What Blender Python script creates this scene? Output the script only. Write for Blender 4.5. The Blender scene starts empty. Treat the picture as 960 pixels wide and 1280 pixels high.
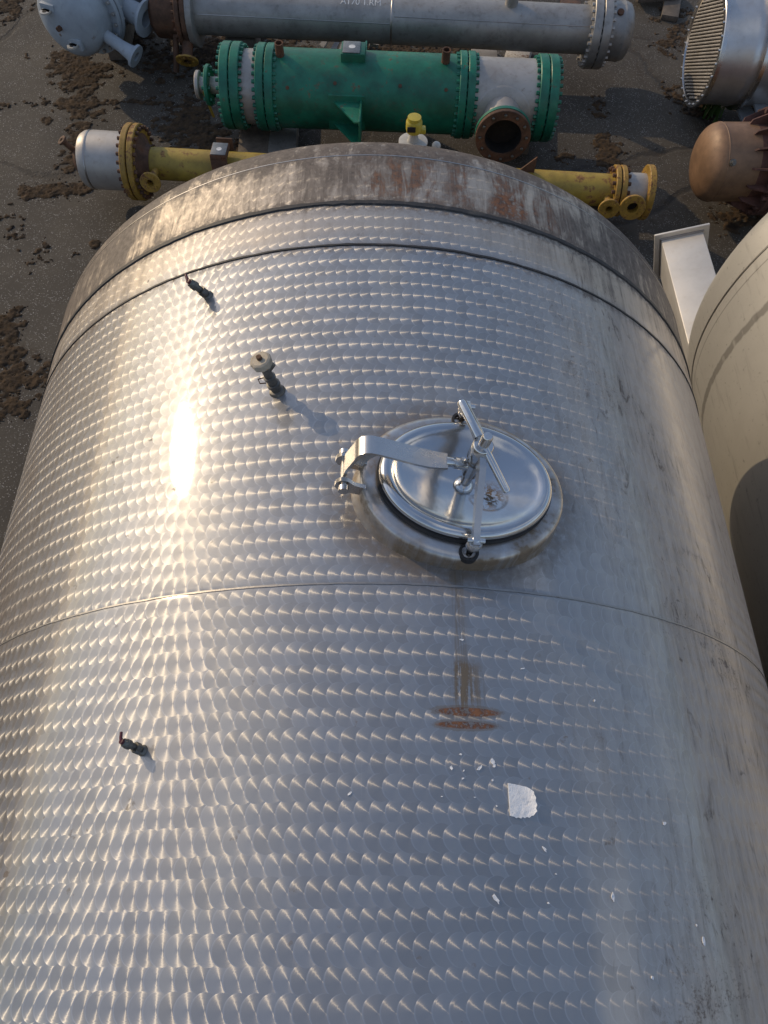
import bpy, bmesh, math, random
from mathutils import Vector, Matrix, noise as mnoise
random.seed(7)
R_ = math.radians
scene = bpy.context.scene
col = scene.collection

# ------------------------------------------------------------------ camera
TR = 1.4                      # radius of the big tank (m)
TZ = 1.62                     # height of its axis above the ground
PIT, YAW, ROL, CD, FOC = 1.052687, 0.034487, 0.037914, 2.128909, 961.494
CAM = Vector((0, 0, CD * TR + TZ))
_f = Vector((math.sin(YAW) * math.cos(PIT), math.cos(YAW) * math.cos(PIT), -math.sin(PIT)))
_r = Vector((math.cos(YAW), -math.sin(YAW), 0))
_u = _r.cross(_f)
_r2 = math.cos(ROL) * _r + math.sin(ROL) * _u
_u2 = -math.sin(ROL) * _r + math.cos(ROL) * _u
cd = bpy.data.cameras.new("camera")
cam = bpy.data.objects.new("camera", cd)
col.objects.link(cam)
cd.sensor_fit = 'VERTICAL'
cd.sensor_height = 36.0
cd.sensor_width = 36.0
cd.lens = FOC / 1280 * 36.0
cd.clip_start = 0.05
cd.clip_end = 2000
_m = Matrix((( _r2.x, _u2.x, -_f.x), (_r2.y, _u2.y, -_f.y), (_r2.z, _u2.z, -_f.z)))
cam.matrix_world = Matrix.Translation(CAM) @ _m.to_4x4()
scene.camera = cam

# ------------------------------------------------------------------ light
SUN = Vector((-0.706, 0.545, 0.452)).normalized()      # towards the sun
EL = math.asin(SUN.z)
AZ = math.atan2(SUN.x, SUN.y)
sl = bpy.data.lights.new("sun", 'SUN')
sl.energy = 2.2
sl.angle = R_(0.55)
sl.color = (1.0, 0.77, 0.49)
sun = bpy.data.objects.new("sun", sl)
sun.rotation_euler = SUN.to_track_quat('Z', 'Y').to_euler()
sun.location = (-20, 16, 14)
col.objects.link(sun)

scene.view_settings.view_transform = 'Standard'
scene.view_settings.look = 'None'
scene.view_settings.gamma = 1
scene.view_settings.exposure = 0.0
scene.render.engine = 'CYCLES'
scene.cycles.use_denoising = True
scene.cycles.max_bounces = 8
scene.cycles.sample_clamp_indirect = 4


# ------------------------------------------------------------------ node expressions
class X:
    """a value socket inside a node tree, with arithmetic"""
    def __init__(s, nt, v): s.nt, s.v = nt, v
    def _m(s, op, *a, clamp=False):
        n = s.nt.nodes.new('ShaderNodeMath'); n.operation = op; n.use_clamp = clamp
        for i, q in enumerate((s,) + a):
            q = q.v if isinstance(q, X) else q
            if isinstance(q, (int, float)): n.inputs[i].default_value = q
            else: s.nt.links.new(q, n.inputs[i])
        return X(s.nt, n.outputs[0])
    def __add__(s, o): return s._m('ADD', o)
    __radd__ = __add__
    def __mul__(s, o): return s._m('MULTIPLY', o)
    __rmul__ = __mul__
    def __sub__(s, o): return s._m('SUBTRACT', o)
    def __rsub__(s, o): return (s * -1) + o
    def __truediv__(s, o): return s._m('DIVIDE', o)
    def __neg__(s): return s * -1
    def floor(s): return s._m('FLOOR')
    def rnd(s): return s._m('ROUND')
    def sqrt(s): return s._m('SQRT')
    def abs(s): return s._m('ABSOLUTE')
    def max(s, o): return s._m('MAXIMUM', o)
    def min(s, o): return s._m('MINIMUM', o)
    def lt(s, o): return s._m('LESS_THAN', o)
    def gt(s, o): return s._m('GREATER_THAN', o)
    def pow(s, o): return s._m('POWER', o)
    def clamp(s): return s._m('ADD', 0.0, clamp=True)
    def ss(s, a, b):
        n = s.nt.nodes.new('ShaderNodeMapRange'); n.interpolation_type = 'SMOOTHSTEP'
        s.nt.links.new(s.v, n.inputs[0])
        lo, hi = (a, b) if a < b else (b, a)
        n.inputs[1].default_value, n.inputs[2].default_value = lo, hi
        n.inputs[3].default_value, n.inputs[4].default_value = (0, 1) if a < b else (1, 0)
        return X(s.nt, n.outputs[0])
    def bump(s, lo, hi, w):                 # soft window between lo and hi
        return s.ss(lo - w, lo + w) * s.ss(hi + w, hi - w)
    def sel(s, a, b): return s * a + (1 - s) * b      # s ? a : b


def xyz(nt, v):
    n = nt.nodes.new('ShaderNodeSeparateXYZ'); nt.links.new(v, n.inputs[0])
    return [X(nt, o) for o in n.outputs]

def comb(nt, *a):
    n = nt.nodes.new('ShaderNodeCombineXYZ')
    for i, q in enumerate(a):
        if isinstance(q, X): nt.links.new(q.v, n.inputs[i])
        else: n.inputs[i].default_value = q
    return n.outputs[0]

def noise(nt, v, scale=5, detail=3, rough=.55, dist=0.0):
    n = nt.nodes.new('ShaderNodeTexNoise')
    nt.links.new(v, n.inputs['Vector'])
    n.inputs['Scale'].default_value = scale; n.inputs['Detail'].default_value = detail
    n.inputs['Roughness'].default_value = rough; n.inputs['Distortion'].default_value = dist
    return X(nt, n.outputs[0])

def voro(nt, v, scale=5, feature='F1', rnd=1.0, out='Distance'):
    n = nt.nodes.new('ShaderNodeTexVoronoi'); n.feature = feature
    nt.links.new(v, n.inputs['Vector'])
    n.inputs['Scale'].default_value = scale; n.inputs['Randomness'].default_value = rnd
    return n.outputs[out]

def white(nt, v):
    n = nt.nodes.new('ShaderNodeTexWhiteNoise'); nt.links.new(v, n.inputs['Vector'])
    return X(nt, n.outputs['Value'])

def cmix(nt, f, a, b):
    n = nt.nodes.new('ShaderNodeMix'); n.data_type = 'RGBA'
    if isinstance(f, X): nt.links.new(f.v, n.inputs[0])
    else: n.inputs[0].default_value = f
    for i, q in ((6, a), (7, b)):
        if isinstance(q, tuple): n.inputs[i].default_value = (*q, 1)
        else: nt.links.new(q, n.inputs[i])
    return n.outputs[2]

def bumpn(nt, h, strength=.3, dist=.01, normal=None):
    n = nt.nodes.new('ShaderNodeBump')
    n.inputs['Strength'].default_value = strength; n.inputs['Distance'].default_value = dist
    nt.links.new(h.v, n.inputs['Height'])
    if normal: nt.links.new(normal, n.inputs['Normal'])
    return n.outputs[0]

def newmat(name):
    m = bpy.data.materials.new(name); m.use_nodes = True
    nt = m.node_tree; nt.nodes.clear()
    out = nt.nodes.new('ShaderNodeOutputMaterial')
    tc = nt.nodes.new('ShaderNodeTexCoord')
    return m, nt, out, tc.outputs['Object']

def principled(nt, base, rough, metal=0.0, normal=None, aniso=0.0, tangent=None, spec=None):
    p = nt.nodes.new('ShaderNodeBsdfPrincipled')
    for k, q in (('Base Color', base), ('Roughness', rough), ('Metallic', metal), ('Anisotropic', aniso)):
        if isinstance(q, X): nt.links.new(q.v, p.inputs[k])
        elif isinstance(q, tuple): p.inputs[k].default_value = (*q, 1)
        elif isinstance(q, (int, float)): p.inputs[k].default_value = q
        else: nt.links.new(q, p.inputs[k])
    if normal: nt.links.new(normal, p.inputs['Normal'])
    if tangent: nt.links.new(tangent, p.inputs['Tangent'])
    if spec is not None: p.inputs['Specular IOR Level'].default_value = spec
    return p.outputs[0]

def smix(nt, f, a, b):
    n = nt.nodes.new('ShaderNodeMixShader')
    if isinstance(f, X): nt.links.new(f.v, n.inputs[0])
    else: n.inputs[0].default_value = f
    nt.links.new(a, n.inputs[1]); nt.links.new(b, n.inputs[2])
    return n.outputs[0]


# ------------------------------------------------------------------ world: evening sky with broken cloud
world = bpy.data.worlds.new("World")
scene.world = world
world.use_nodes = True
wt = world.node_tree
wt.nodes.clear()
wo = wt.nodes.new('ShaderNodeOutputWorld')
bg = wt.nodes.new('ShaderNodeBackground')
sky = wt.nodes.new('ShaderNodeTexSky')
sky.sky_type = 'NISHITA'
sky.sun_disc = False
sky.sun_elevation = EL
sky.sun_rotation = AZ % (2 * math.pi)
sky.air_density = 1.0
sky.dust_density = 1.5
sky.ozone_density = 1.0
wtc = wt.nodes.new('ShaderNodeTexCoord')
wx, wy, wz = xyz(wt, wtc.outputs['Generated'])
zz = wz.max(0.0) + 0.22
cv = comb(wt, wx / zz, wy / zz, 0.0)
cl = noise(wt, cv, 1.5, 6, .58, .4)
clm = cl.ss(.48, .70) * .7
sky_fill = cmix(wt, .28, sky.outputs[0], (3.0, 4.2, 7.0))          # blue layer added to brighten the sky overhead
skyc = cmix(wt, clm, sky_fill, (7.6, 7.5, 7.4))
wt.links.new(skyc, bg.inputs[0])
bg.inputs[1].default_value = 0.125
wt.links.new(bg.outputs[0], wo.inputs[0])


# ------------------------------------------------------------------ pixel helper (photo pixel -> point of the place)
def ray(px, py):
    return _f + _r2 * ((px - 480) / FOC) - _u2 * ((py - 640) / FOC)

def at(px, py, z=0.0):
    d = ray(px, py)
    return CAM + d * ((z - CAM.z) / d.z)


# ------------------------------------------------------------------ materials
def weathered(name, base, rough=.5, metal=0.0, var=.25, rust=0.0, rustcol=(.13, .05, .02), dirt=.3,
              dirtcol=(.07, .055, .04), scale=6, bump=.15, streak=False):
    m, nt, out, P = newmat(name)
    x, y, z = xyz(nt, P)
    n1 = noise(nt, P, scale, 5, .6)
    n2 = noise(nt, P, scale * 4.3, 4, .65)
    n3 = noise(nt, P, scale * 14, 3, .6)
    dark = tuple(c * (1 - var) for c in base); lite = tuple(min(1, c * (1 + var * .6)) for c in base)
    c = cmix(nt, n1.ss(.3, .7), dark, lite)
    c = cmix(nt, (n2.ss(.5, .75) * dirt).clamp(), c, dirtcol)
    rm = None
    if rust > 0:
        rm = ((n1 * .55 + n2 * .45).ss(.62 - .22 * rust, .70 - .16 * rust)).clamp()
        rc = cmix(nt, n3.ss(.35, .65), rustcol, tuple(c_ * 2.0 for c_ in rustcol))
        c = cmix(nt, rm, c, rc)
    ro = n2 * .25 + (rough - .12)
    me = metal
    if rm is not None and metal > 0: me = (1 - rm) * metal
    if rm is not None: ro = ro + rm * .25
    nn = bumpn(nt, n2 * .6 + n3 * .4, bump, .006)
    b = principled(nt, c, ro.clamp(), me, nn)
    nt.links.new(b, out.inputs[0])
    return m


def swirl_steel():
    """stainless plate polished in overlapping discs; the brushing runs round each disc"""
    m, nt, out, P = newmat('swirl polished stainless steel')
    x, y, z = xyz(nt, P)
    rho = (x * x + z * z).sqrt()
    a = x._m('ARCTAN2', z)
    u = a * TR
    Q, RP, RR = .0305, .092, .0275
    cw = comb(nt, u * 1.0, y * 1.0, 0.0)
    yw = y + (noise(nt, cw, 1.3, 1) - .5) * .02 + (noise(nt, cw, 9, 1) - .5) * .004
    uw = u + (noise(nt, comb(nt, u, y, 4.0), 7, 1) - .5) * .006
    v2 = yw / RP
    def row(jc):
        dv = yw - jc * RP
        h = white(nt, comb(nt, jc * 2.0, 3.3, 0.0))
        uu = uw - h * Q
        half = (RR * RR - dv * dv).max(0.0).sqrt()
        k = ((uu + half) / Q).floor()
        du = uu - k * Q
        return du, dv, half, k
    je = v2.rnd(); jo = v2.floor() + .5
    due, dve, he, ke = row(je)
    duo, dvo, ho, ko = row(jo)
    ok = due.lt(he) * dve.abs().lt(RR)
    du, dv, kk, jj = ok.sel(due, duo), ok.sel(dve, dvo), ok.sel(ke, ko), ok.sel(je, jo)
    cell = white(nt, comb(nt, kk, jj * 2.0, 1.7))
    # radial direction of the disc, on the cylinder
    rim = (1 - (du + ok.sel(he, ho)) / .0035).clamp() * .75
    ring = noise(nt, comb(nt, (du * du + dv * dv).sqrt() * 420, kk * 3.1, jj * 5.7), 1, 2, .6)
    phi = (ring - .5) * .4 + (cell - .5) * .16
    du, dv = du - phi * dv, dv + phi * du
    tx = (du * z) / rho; tz = -(du * x) / rho
    tn = nt.nodes.new('ShaderNodeVectorMath'); tn.operation = 'NORMALIZE'
    nt.links.new(comb(nt, tx, dv, tz), tn.inputs[0])
    T = tn.outputs[0]
    # ---- wear masks
    ad = a * (180 / math.pi)
    axial = comb(nt, u * 40, y * 3.0, 0.0)          # streaks run along the tank (it once stood upright)
    axf = comb(nt, u * 130, y * 7.0, 2.0)
    st1 = noise(nt, axial, 1, 4, .6)
    st3 = noise(nt, comb(nt, u * 17, y * 5.0, 6.0), 1, 5, .65, .9)
    st2 = noise(nt, axf, 1, 3, .6)
    blot = noise(nt, cw, 2.2, 5, .6)
    fine = noise(nt, cw, 45, 4, .65)
    grit = noise(nt, cw, 140, 4, .7)
    big = noise(nt, comb(nt, u, y, 9.0), .9, 2)
    right = (ad + (big - .5) * 16).ss(10, 34)
    endb = (y + (blot - .5) * .08).ss(1.79, 1.88)
    cap = y.ss(1.985, 2.0)
    mott = noise(nt, comb(nt, u * 26, y * 9, 5.0), 1, 5, .7, 1.2)
    # hazy oxide that mutes the swirl
    haze = (right * .50 + endb * .55 + cap * .30 + blot.ss(.5, .75) * .15).clamp()
    # dirt; the left flank term also paints in a dark reflection
    d_right = right * ((st1 * .35 + st2 * .2 + blot * .3 + mott * .3).ss(.51, .75) * .5 + mott.ss(.57, .68) * blot.ss(.40, .58) * .6 + blot.ss(.35, .65) * .08)
    d_speck = right * (grit * .4 + fine * .3 + blot * .4).ss(.61, .72) * .8
    d_end = endb * (st1 * .4 + blot * .4 + fine * .2).ss(.44, .66) * .38 + cap * ((st3 * .45 + st2 * .1 + blot * .3 + fine * .15).ss(.38, .58) * .85 + y.ss(2.14, 2.25) * .75 * (blot * .6 + fine * .4).ss(.35, .6))
    grime_refl_left = ad.ss(-20, -55) * ((st1 * .4 + blot * .4 + mott * .2).ss(.38, .64) * .7 + .24)  # left flank grime, plus the dark ground's reflection painted into the colour
    e1 = (y + (fine - .5) * .03 - 1.80).abs().ss(.035, .0) * .6 * fine.ss(.35, .6)
    e2 = (y + (fine - .5) * .03 - 1.985).abs().ss(.05, .0) * .7 * fine.ss(.35, .6)
    mx = u - .213; my = y - .96
    mr = ((mx / .285) * (mx / .285) + (my / .235) * (my / .235)).sqrt()
    d_man = mr.ss(1.30, .95) * (fine * .5 + blot * .6).ss(.40, .62) * .65
    spots = (noise(nt, cw, 17, 2, .5) * .6 + fine * .4).ss(.635, .69) * .7 * blot.ss(.35, .55)
    dirt = (d_right + d_speck + d_end + grime_refl_left + e1 + e2 + d_man + spots).clamp()
    # rust: weeping patch below the manhole, two marks where a bracket was cut off, runs on the end band
    def ell(cx, cy, rx, ry, soft=.5):
        ex = (u - cx) / rx; ey = (y - cy) / ry
        return ((ex * ex + ey * ey).sqrt() + (fine - .5) * .6 + (grit - .5) * .5).ss(1 + soft * .2, 1 - soft * .2)
    sx = u - .210
    weep = (sx + (blot - .5) * .05).abs().ss(.05, .015) * (y + (st2 - .5) * .05).bump(.452, .54, .012) * (st2 * .65 + grit * .35).ss(.42, .54) * .8
    weep2 = (sx + .012).abs().ss(.022, .008) * y.bump(.44, .78, .05) * st2.ss(.35, .65) * .65
    bar1 = ell(.207, .431, .068, .0095); bar2 = ell(.200, .4035, .064, .0075)
    edge = (ell(.207, .431, .078, .015) + ell(.200, .4035, .074, .0125)).clamp()
    core = (bar1 + bar2).clamp() * (fine * .5 + grit * .5).ss(.42, .52)
    runs = y.bump(2.02, 2.20, .03) * (ad.bump(-1, 8, 1.5) * 1.0 + ad.bump(10, 26, 3) * .9) * (st3 * .6 + st1 * .4).ss(.47, .56) * (st2 * .5 + fine * .5).ss(.35, .55)
    patch = ell(.44, 2.06, .07, .055, .7) * fine.ss(.3, .6)
    rust = (core + runs * .72 + patch * .85).clamp()
    brown = (weep + weep2 + edge * .5 + mr.ss(1.06, .99) * my.ss(-.1, -.2) * .35).clamp()
    scr = noise(nt, comb(nt, u * 260, y * 1.6, 7.0), 1, 2, .5).ss(.66, .76) * noise(nt, comb(nt, u * 5, y * 2, 8.0), 1, 2).ss(.45, .65)
    # ---- shaders
    tint = cmix(nt, cell, (.375, .37, .36), (.515, .508, .495))
    tint = cmix(nt, rim, tint, (.72, .72, .72))
    tint = cmix(nt, haze * .5, tint, (.50, .475, .44))
    wav = noise(nt, comb(nt, u * 5, y * 1.2, 3.0), 1, 2)
    nrm = bumpn(nt, wav * .7 + blot * .3, .25, .012)
    def aglossy(rough, an):
        g_ = nt.nodes.new('ShaderNodeBsdfAnisotropic'); g_.distribution = 'GGX'
        nt.links.new(tint, g_.inputs['Color']); nt.links.new(nrm, g_.inputs['Normal']); nt.links.new(T, g_.inputs['Tangent'])
        if isinstance(rough, X): nt.links.new(rough.v, g_.inputs['Roughness'])
        else: g_.inputs['Roughness'].default_value = rough
        g_.inputs['Anisotropy'].default_value = an
        return g_.outputs[0]
    sw = smix(nt, .48, aglossy(cell * .05 + .415, -.75), aglossy(.56, -.6))
    dull = cmix(nt, haze, (.43, .43, .435), (.57, .495, .40))
    iso = principled(nt, dull, .64, 1.0, nrm)
    gl = nt.nodes.new('ShaderNodeBsdfGlossy'); gl.distribution = 'BECKMANN'
    nt.links.new(tint, gl.inputs['Color']); gl.inputs['Roughness'].default_value = .125
    nt.links.new(nrm, gl.inputs['Normal'])
    base = smix(nt, (.42 - haze * .40).clamp(), iso, gl.outputs[0])
    met = smix(nt, (haze * .30 + .56 + (big - .5) * .3 + (blot - .5) * .3).clamp(), sw, base)
    dc = cmix(nt, fine.ss(.3, .7), (.062, .047, .036), (.15, .12, .095))
    dsh = principled(nt, dc, .62, 0.0, nrm)
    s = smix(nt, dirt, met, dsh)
    s = smix(nt, (scr * .22).clamp(), s, principled(nt, (.5, .5, .5), .7, .2, nrm))
    bsh = principled(nt, cmix(nt, st2, (.085, .064, .042), (.19, .155, .11)), .5, .2, nrm)
    s = smix(nt, brown, s, bsh)
    rsh = principled(nt, cmix(nt, fine.ss(.35, .65), (.06, .023, .013), (.20, .088, .04)), .8, 0.0, bumpn(nt, fine, .4, .004))
    s = smix(nt, rust, s, rsh)
    nt.links.new(s, out.inputs[0])
    return m


def brushed(name, base=(.62, .61, .60), rough=.25, dirt=.15, stain=.0, sc=8):
    m, nt, out, P = newmat(name)
    n1 = noise(nt, P, sc, 4, .6); n2 = noise(nt, P, sc * 6, 4, .65)
    c = cmix(nt, n1.ss(.3, .7), tuple(v * .88 for v in base), base)
    s = principled(nt, c, n1 * .12 + (rough - .06), 1.0, bumpn(nt, n1 * .8 + n2 * .2, .08, .01))
    d = principled(nt, cmix(nt, n2, (.10, .075, .05), (.2, .16, .12)), .6)
    s = smix(nt, ((n1 * .5 + n2 * .5).ss(.50, .72) * dirt).clamp(), s, d)
    nt.links.new(s, out.inputs[0])
    return m


def lid_steel():
    m, nt, out, P = newmat('mirror polished lid steel')
    x, y, z = xyz(nt, P)
    n1 = noise(nt, P, 7, 4, .6); n2 = noise(nt, P, 60, 4, .7)
    s = principled(nt, (.56, .56, .555), n1 * .12 + .10, 1.0, bumpn(nt, n1, .12, .01))
    ex = x - .055; ey = y + .030
    dr = (ex * ex + ey * ey).sqrt()
    dm = ((dr + (n2 - .5) * .06).ss(.055, .02)) * n2.ss(.45, .54)
    ring = (dr - .045).abs().ss(.006, .0) * n1.ss(.4, .6) * .25
    d = principled(nt, (.10, .07, .04), .8)
    s = smix(nt, (dm * .95 + ring * 2.0 + n1.ss(.45, .75) * .22).clamp(), s, d)
    nt.links.new(s, out.inputs[0])
    return m


def neck_steel():
    m, nt, out, P = newmat('stained neck steel')
    x, y, z = xyz(nt, P)
    n1 = noise(nt, P, 9, 4, .6); n2 = noise(nt, P, 50, 4, .65)
    s = principled(nt, cmix(nt, n1, (.50, .49, .47), (.62, .61, .60)), n1 * .12 + .28, 1.0, bumpn(nt, n1, .1, .008))
    d = principled(nt, cmix(nt, n2, (.11, .075, .04), (.25, .19, .13)), .5, .25)
    drip = noise(nt, comb(nt, x * 45, y * 4, 0.0), 1, 3)
    lo = y.ss(-.09, -.19) * z.ss(.056, .035)
    s = smix(nt, (n1.ss(.38, .66) * .62 + lo * drip.ss(.25, .6) * .8 + (n1 * .5 + n2 * .5).ss(.52, .66) * .4).clamp(), s, d)
    nt.links.new(s, out.inputs[0])
    return m


def satin_tank():
    """second tank: matt bead blasted steel with a smeared ring of dirt"""
    m, nt, out, P = newmat('matt blasted steel')
    x, y, z = xyz(nt, P)
    a = x._m('ARCTAN2', z); u = a * 1.42
    cw = comb(nt, u, y, 0.0)
    n1 = noise(nt, cw, 2.5, 5, .6); n2 = noise(nt, cw, 30, 4, .65)
    st = noise(nt, comb(nt, u * 25, y * 3, 0.0), 1, 4)
    nb = noise(nt, comb(nt, u * 18, y * 6, 2.0), 1, 3)
    ring = (y + (nb - .5) * .03 - 2.63).abs().ss(.030, .014) * nb.ss(.18, .42)
    faint = (y - 2.86).abs().ss(.006, .001)
    c = cmix(nt, n1.ss(.3, .7), (.52, .50, .46), (.64, .62, .575))
    nn = bumpn(nt, n1 * .5 + n2 * .5, .06, .01)
    s = smix(nt, .45, principled(nt, c, .46, 1.0, nn), principled(nt, (.47, .45, .40), .6, 0.0, nn))
    d = principled(nt, (.09, .08, .07), .6, .3, nn)
    s = smix(nt, (ring * .6 + faint * .5 + st.ss(.56, .8) * .4 + n2.ss(.60, .72) * .4).clamp(), s, d)
    nt.links.new(s, out.inputs[0])
    return m


def asphalt():
    m, nt, out, P = newmat('worn asphalt')
    x, y, z = xyz(nt, P)
    n1 = noise(nt, P, .8, 5, .6); n2 = noise(nt, P, 9, 5, .65); n3 = noise(nt, P, 60, 3, .6)
    cells = nt.nodes.new('ShaderNodeTexVoronoi'); nt.links.new(P, cells.inputs['Vector']); cells.inputs['Scale'].default_value = 95
    g = xyz(nt, cells.outputs['Color'])[0]; dist = X(nt, cells.outputs['Distance'])
    stone = g.ss(.60, .95) * dist.ss(.55, .25) * n2.ss(.32, .62)
    c = cmix(nt, n1.ss(.3, .7), (.030, .0245, .018), (.064, .053, .038))
    c = cmix(nt, n2.ss(.45, .75) * .5, c, (.035, .029, .022))
    c = cmix(nt, stone * .85, c, (.30, .285, .26))
    # cracks: edges of a few very large cells, wobbling
    wv = comb(nt, x + (n2 - .5) * .16 + (n1 - .5) * .8, y + (n2 - .5) * .16 + (noise(nt, P, .7, 2) - .5) * .9, 0.0)
    ck = X(nt, voro(nt, wv, .42, 'DISTANCE_TO_EDGE'))
    crack = (ck + (n2 - .5) * .01).ss(.012, .003) * noise(nt, P, .55, 2).ss(.46, .58)
    c = cmix(nt, crack * .85, c, (.018, .014, .010))
    c = cmix(nt, (ck.ss(.05, .01) * n2.ss(.45, .65) * .8).clamp(), c, (.035, .024, .013))
    h = stone * .5 + n3 * .4 - crack * 1.5
    b = principled(nt, c, .82 - stone * .35, 0.0, bumpn(nt, h, .55, .008))
    nt.links.new(b, out.inputs[0])
    return m


def simple(name, c, rough=.5, metal=0.0, var=.2, sc=20):
    return weathered(name, c, rough, metal, var, 0, dirt=.15, scale=sc, bump=.05)

M = {}
M['swirl'] = swirl_steel()
M['lid'] = lid_steel()
M['neck'] = neck_steel()
M['steel'] = brushed('brushed stainless', (.62, .60, .57), .27, .2)
M['polish'] = brushed('polished stainless', (.66, .65, .63), .16, .12, sc=14)
M['weld'] = brushed('weld bead steel', (.40, .38, .36), .35, .4, sc=20)
M['seamweld'] = brushed('grey weld line', (.36, .345, .325), .45, .6, sc=30)
M['seal'] = weathered('black seam sealant', (.022, .021, .021), .6, 0, .3, 0, dirt=.5, dirtcol=(.10, .085, .07), scale=12)
M['rubber'] = weathered('black rubber gasket', (.018, .017, .017), .6, 0, .3, 0, dirt=.2)
M['tank2'] = satin_tank()
M['legsteel'] = weathered('pale blasted sheet', (.58, .55, .50), .42, .35, .10, 0, dirt=.12, dirtcol=(.3, .22, .12), scale=5, bump=.05)
M['asphalt'] = asphalt()
M['green'] = weathered('green enamel', (.011, .145, .083), .45, 0, .35, .22, (.085, .055, .03), .5, (.05, .065, .042), 5, .1)
M['greenf'] = weathered('green flange enamel', (.010, .150, .088), .42, 0, .3, .15, (.08, .05, .025), .35, (.02, .05, .035), 8, .05)
M['greysteel'] = weathered('dull grey steel', (.34, .325, .30), .5, .55, .22, .05, (.12, .07, .04), .35, (.09, .075, .06), 4, .08)
M['palesteel'] = weathered('dull pale steel', (.42, .39, .35), .48, .45, .18, .03, (.14, .09, .06), .25, (.16, .11, .08), 4, .06)
M['whitesteel'] = weathered('bright steel shell', (.60, .58, .55), .35, .8, .12, 0, dirt=.15, dirtcol=(.2, .15, .1), scale=4, bump=.05)
M['rust'] = weathered('rusty steel', (.115, .058, .032), .75, .1, .45, .45, (.09, .036, .016), .5, (.04, .025, .016), 9, .35)
M['yellow'] = weathered('weathered yellow paint', (.34, .235, .035), .55, 0, .3, .42, (.14, .07, .025), .5, (.17, .10, .03), 5, .08)
M['yellowf'] = weathered('rusty yellow paint', (.34, .20, .03), .55, 0, .3, .55, (.10, .045, .02), .4, (.10, .06, .03), 9, .15)
M['bluegrey'] = weathered('blue grey paint', (.30, .34, .37), .5, 0, .16, .03, (.12, .08, .05), .3, (.17, .19, .20), 4, .06)
M['brown'] = weathered('tan primed steel', (.215, .125, .068), .5, .1, .28, .12, (.13, .06, .03), .4, (.12, .07, .045), 5, .1)
M['rustred'] = weathered('red brown rust', (.10, .045, .035), .75, 0, .4, .3, (.075, .03, .018), .4, scale=12, bump=.3)
M['dark'] = weathered('dark inside', (.012, .010, .009), .8, 0, .4)  # near-black colour stands for shade inside bores, holes and behind tube rows
M['brass'] = weathered('tarnished brass', (.17, .16, .14), .42, .8, .35, .15, (.08, .06, .04), .4, (.04, .035, .03), 40, .1)
M['redplastic'] = weathered('dark red plastic', (.085, .012, .018), .4, 0, .2, scale=40)
M['cream'] = weathered('yellowed plastic cap', (.40, .34, .25), .45, 0, .25, .25, (.25, .14, .05), .35, (.20, .14, .08), 30, .05)
M['hivis'] = weathered('bright yellow plastic', (.46, .36, .035), .4, 0, .12, scale=20)
M['offwhite'] = weathered('off white enamel', (.44, .42, .37), .45, 0, .12, .05, (.2, .12, .06), .25, (.2, .17, .13), 20, .04)
M['paper'] = weathered('torn white sticker', (.78, .78, .77), .6, 0, .06, 0, dirt=.45, dirtcol=(.42, .43, .44), scale=34, bump=.6)
M['plate'] = weathered('grey nameplate', (.20, .205, .20), .4, .5, .2, 0, dirt=.3, scale=20)
M['chalk'] = simple('faint white paint', (.62, .62, .60), .6)
M['timber'] = weathered('weathered timber', (.13, .105, .08), .8, 0, .35, 0, dirt=.5, dirtcol=(.05, .04, .03), scale=10, bump=.4)
M['palewood'] = weathered('split pale timber', (.30, .285, .27), .8, 0, .3, 0, dirt=.3, scale=14, bump=.4)
M['whitewood'] = weathered('peeling white timber', (.55, .52, .48), .7, 0, .15, .5, (.12, .07, .05), .4, (.15, .10, .08), 9, .3)
M['concrete'] = weathered('dirty concrete', (.22, .20, .175), .85, 0, .3, 0, dirt=.4, scale=6, bump=.3)
M['moss'] = weathered('dry brown moss', (.044, .025, .010), .95, 0, .7, 0, dirt=.7, dirtcol=(.075, .043, .012), scale=14, bump=.8)
M['leaf'] = weathered('weed leaf', (.045, .10, .02), .6, 0, .35, scale=10)
M['blueplate'] = weathered('blue grey plate', (.33, .36, .38), .5, .2, .15, .25, (.16, .09, .05), .2, (.2, .2, .2), 6, .05)


# ------------------------------------------------------------------ geometry helpers: each returns (verts, faces)
def lathe(prof, seg=48, a0=0.0, c=(0, 0, 0), sx=1.0, sy=1.0):
    """revolve [(s, r)...] about the local X axis"""
    V, Fc, rings = [], [], []
    for s, r in prof:
        if r < 1e-6:
            rings.append([len(V)]); V.append((c[0] + s, c[1], c[2]))
        else:
            ring = []
            for k in range(seg):
                t = a0 + 2 * math.pi * k / seg
                ring.append(len(V)); V.append((c[0] + s, c[1] + r * sx * math.cos(t), c[2] + r * sy * math.sin(t)))
            rings.append(ring)
    for A, B in zip(rings, rings[1:]):
        for k in range(seg):
            k2 = (k + 1) % seg
            if len(A) == 1 and len(B) == 1: continue
            if len(A) == 1: Fc.append((A[0], B[k2], B[k]))
            elif len(B) == 1: Fc.append((A[k], A[k2], B[0]))
            else: Fc.append((A[k], A[k2], B[k2], B[k]))
    return V, Fc

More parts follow.
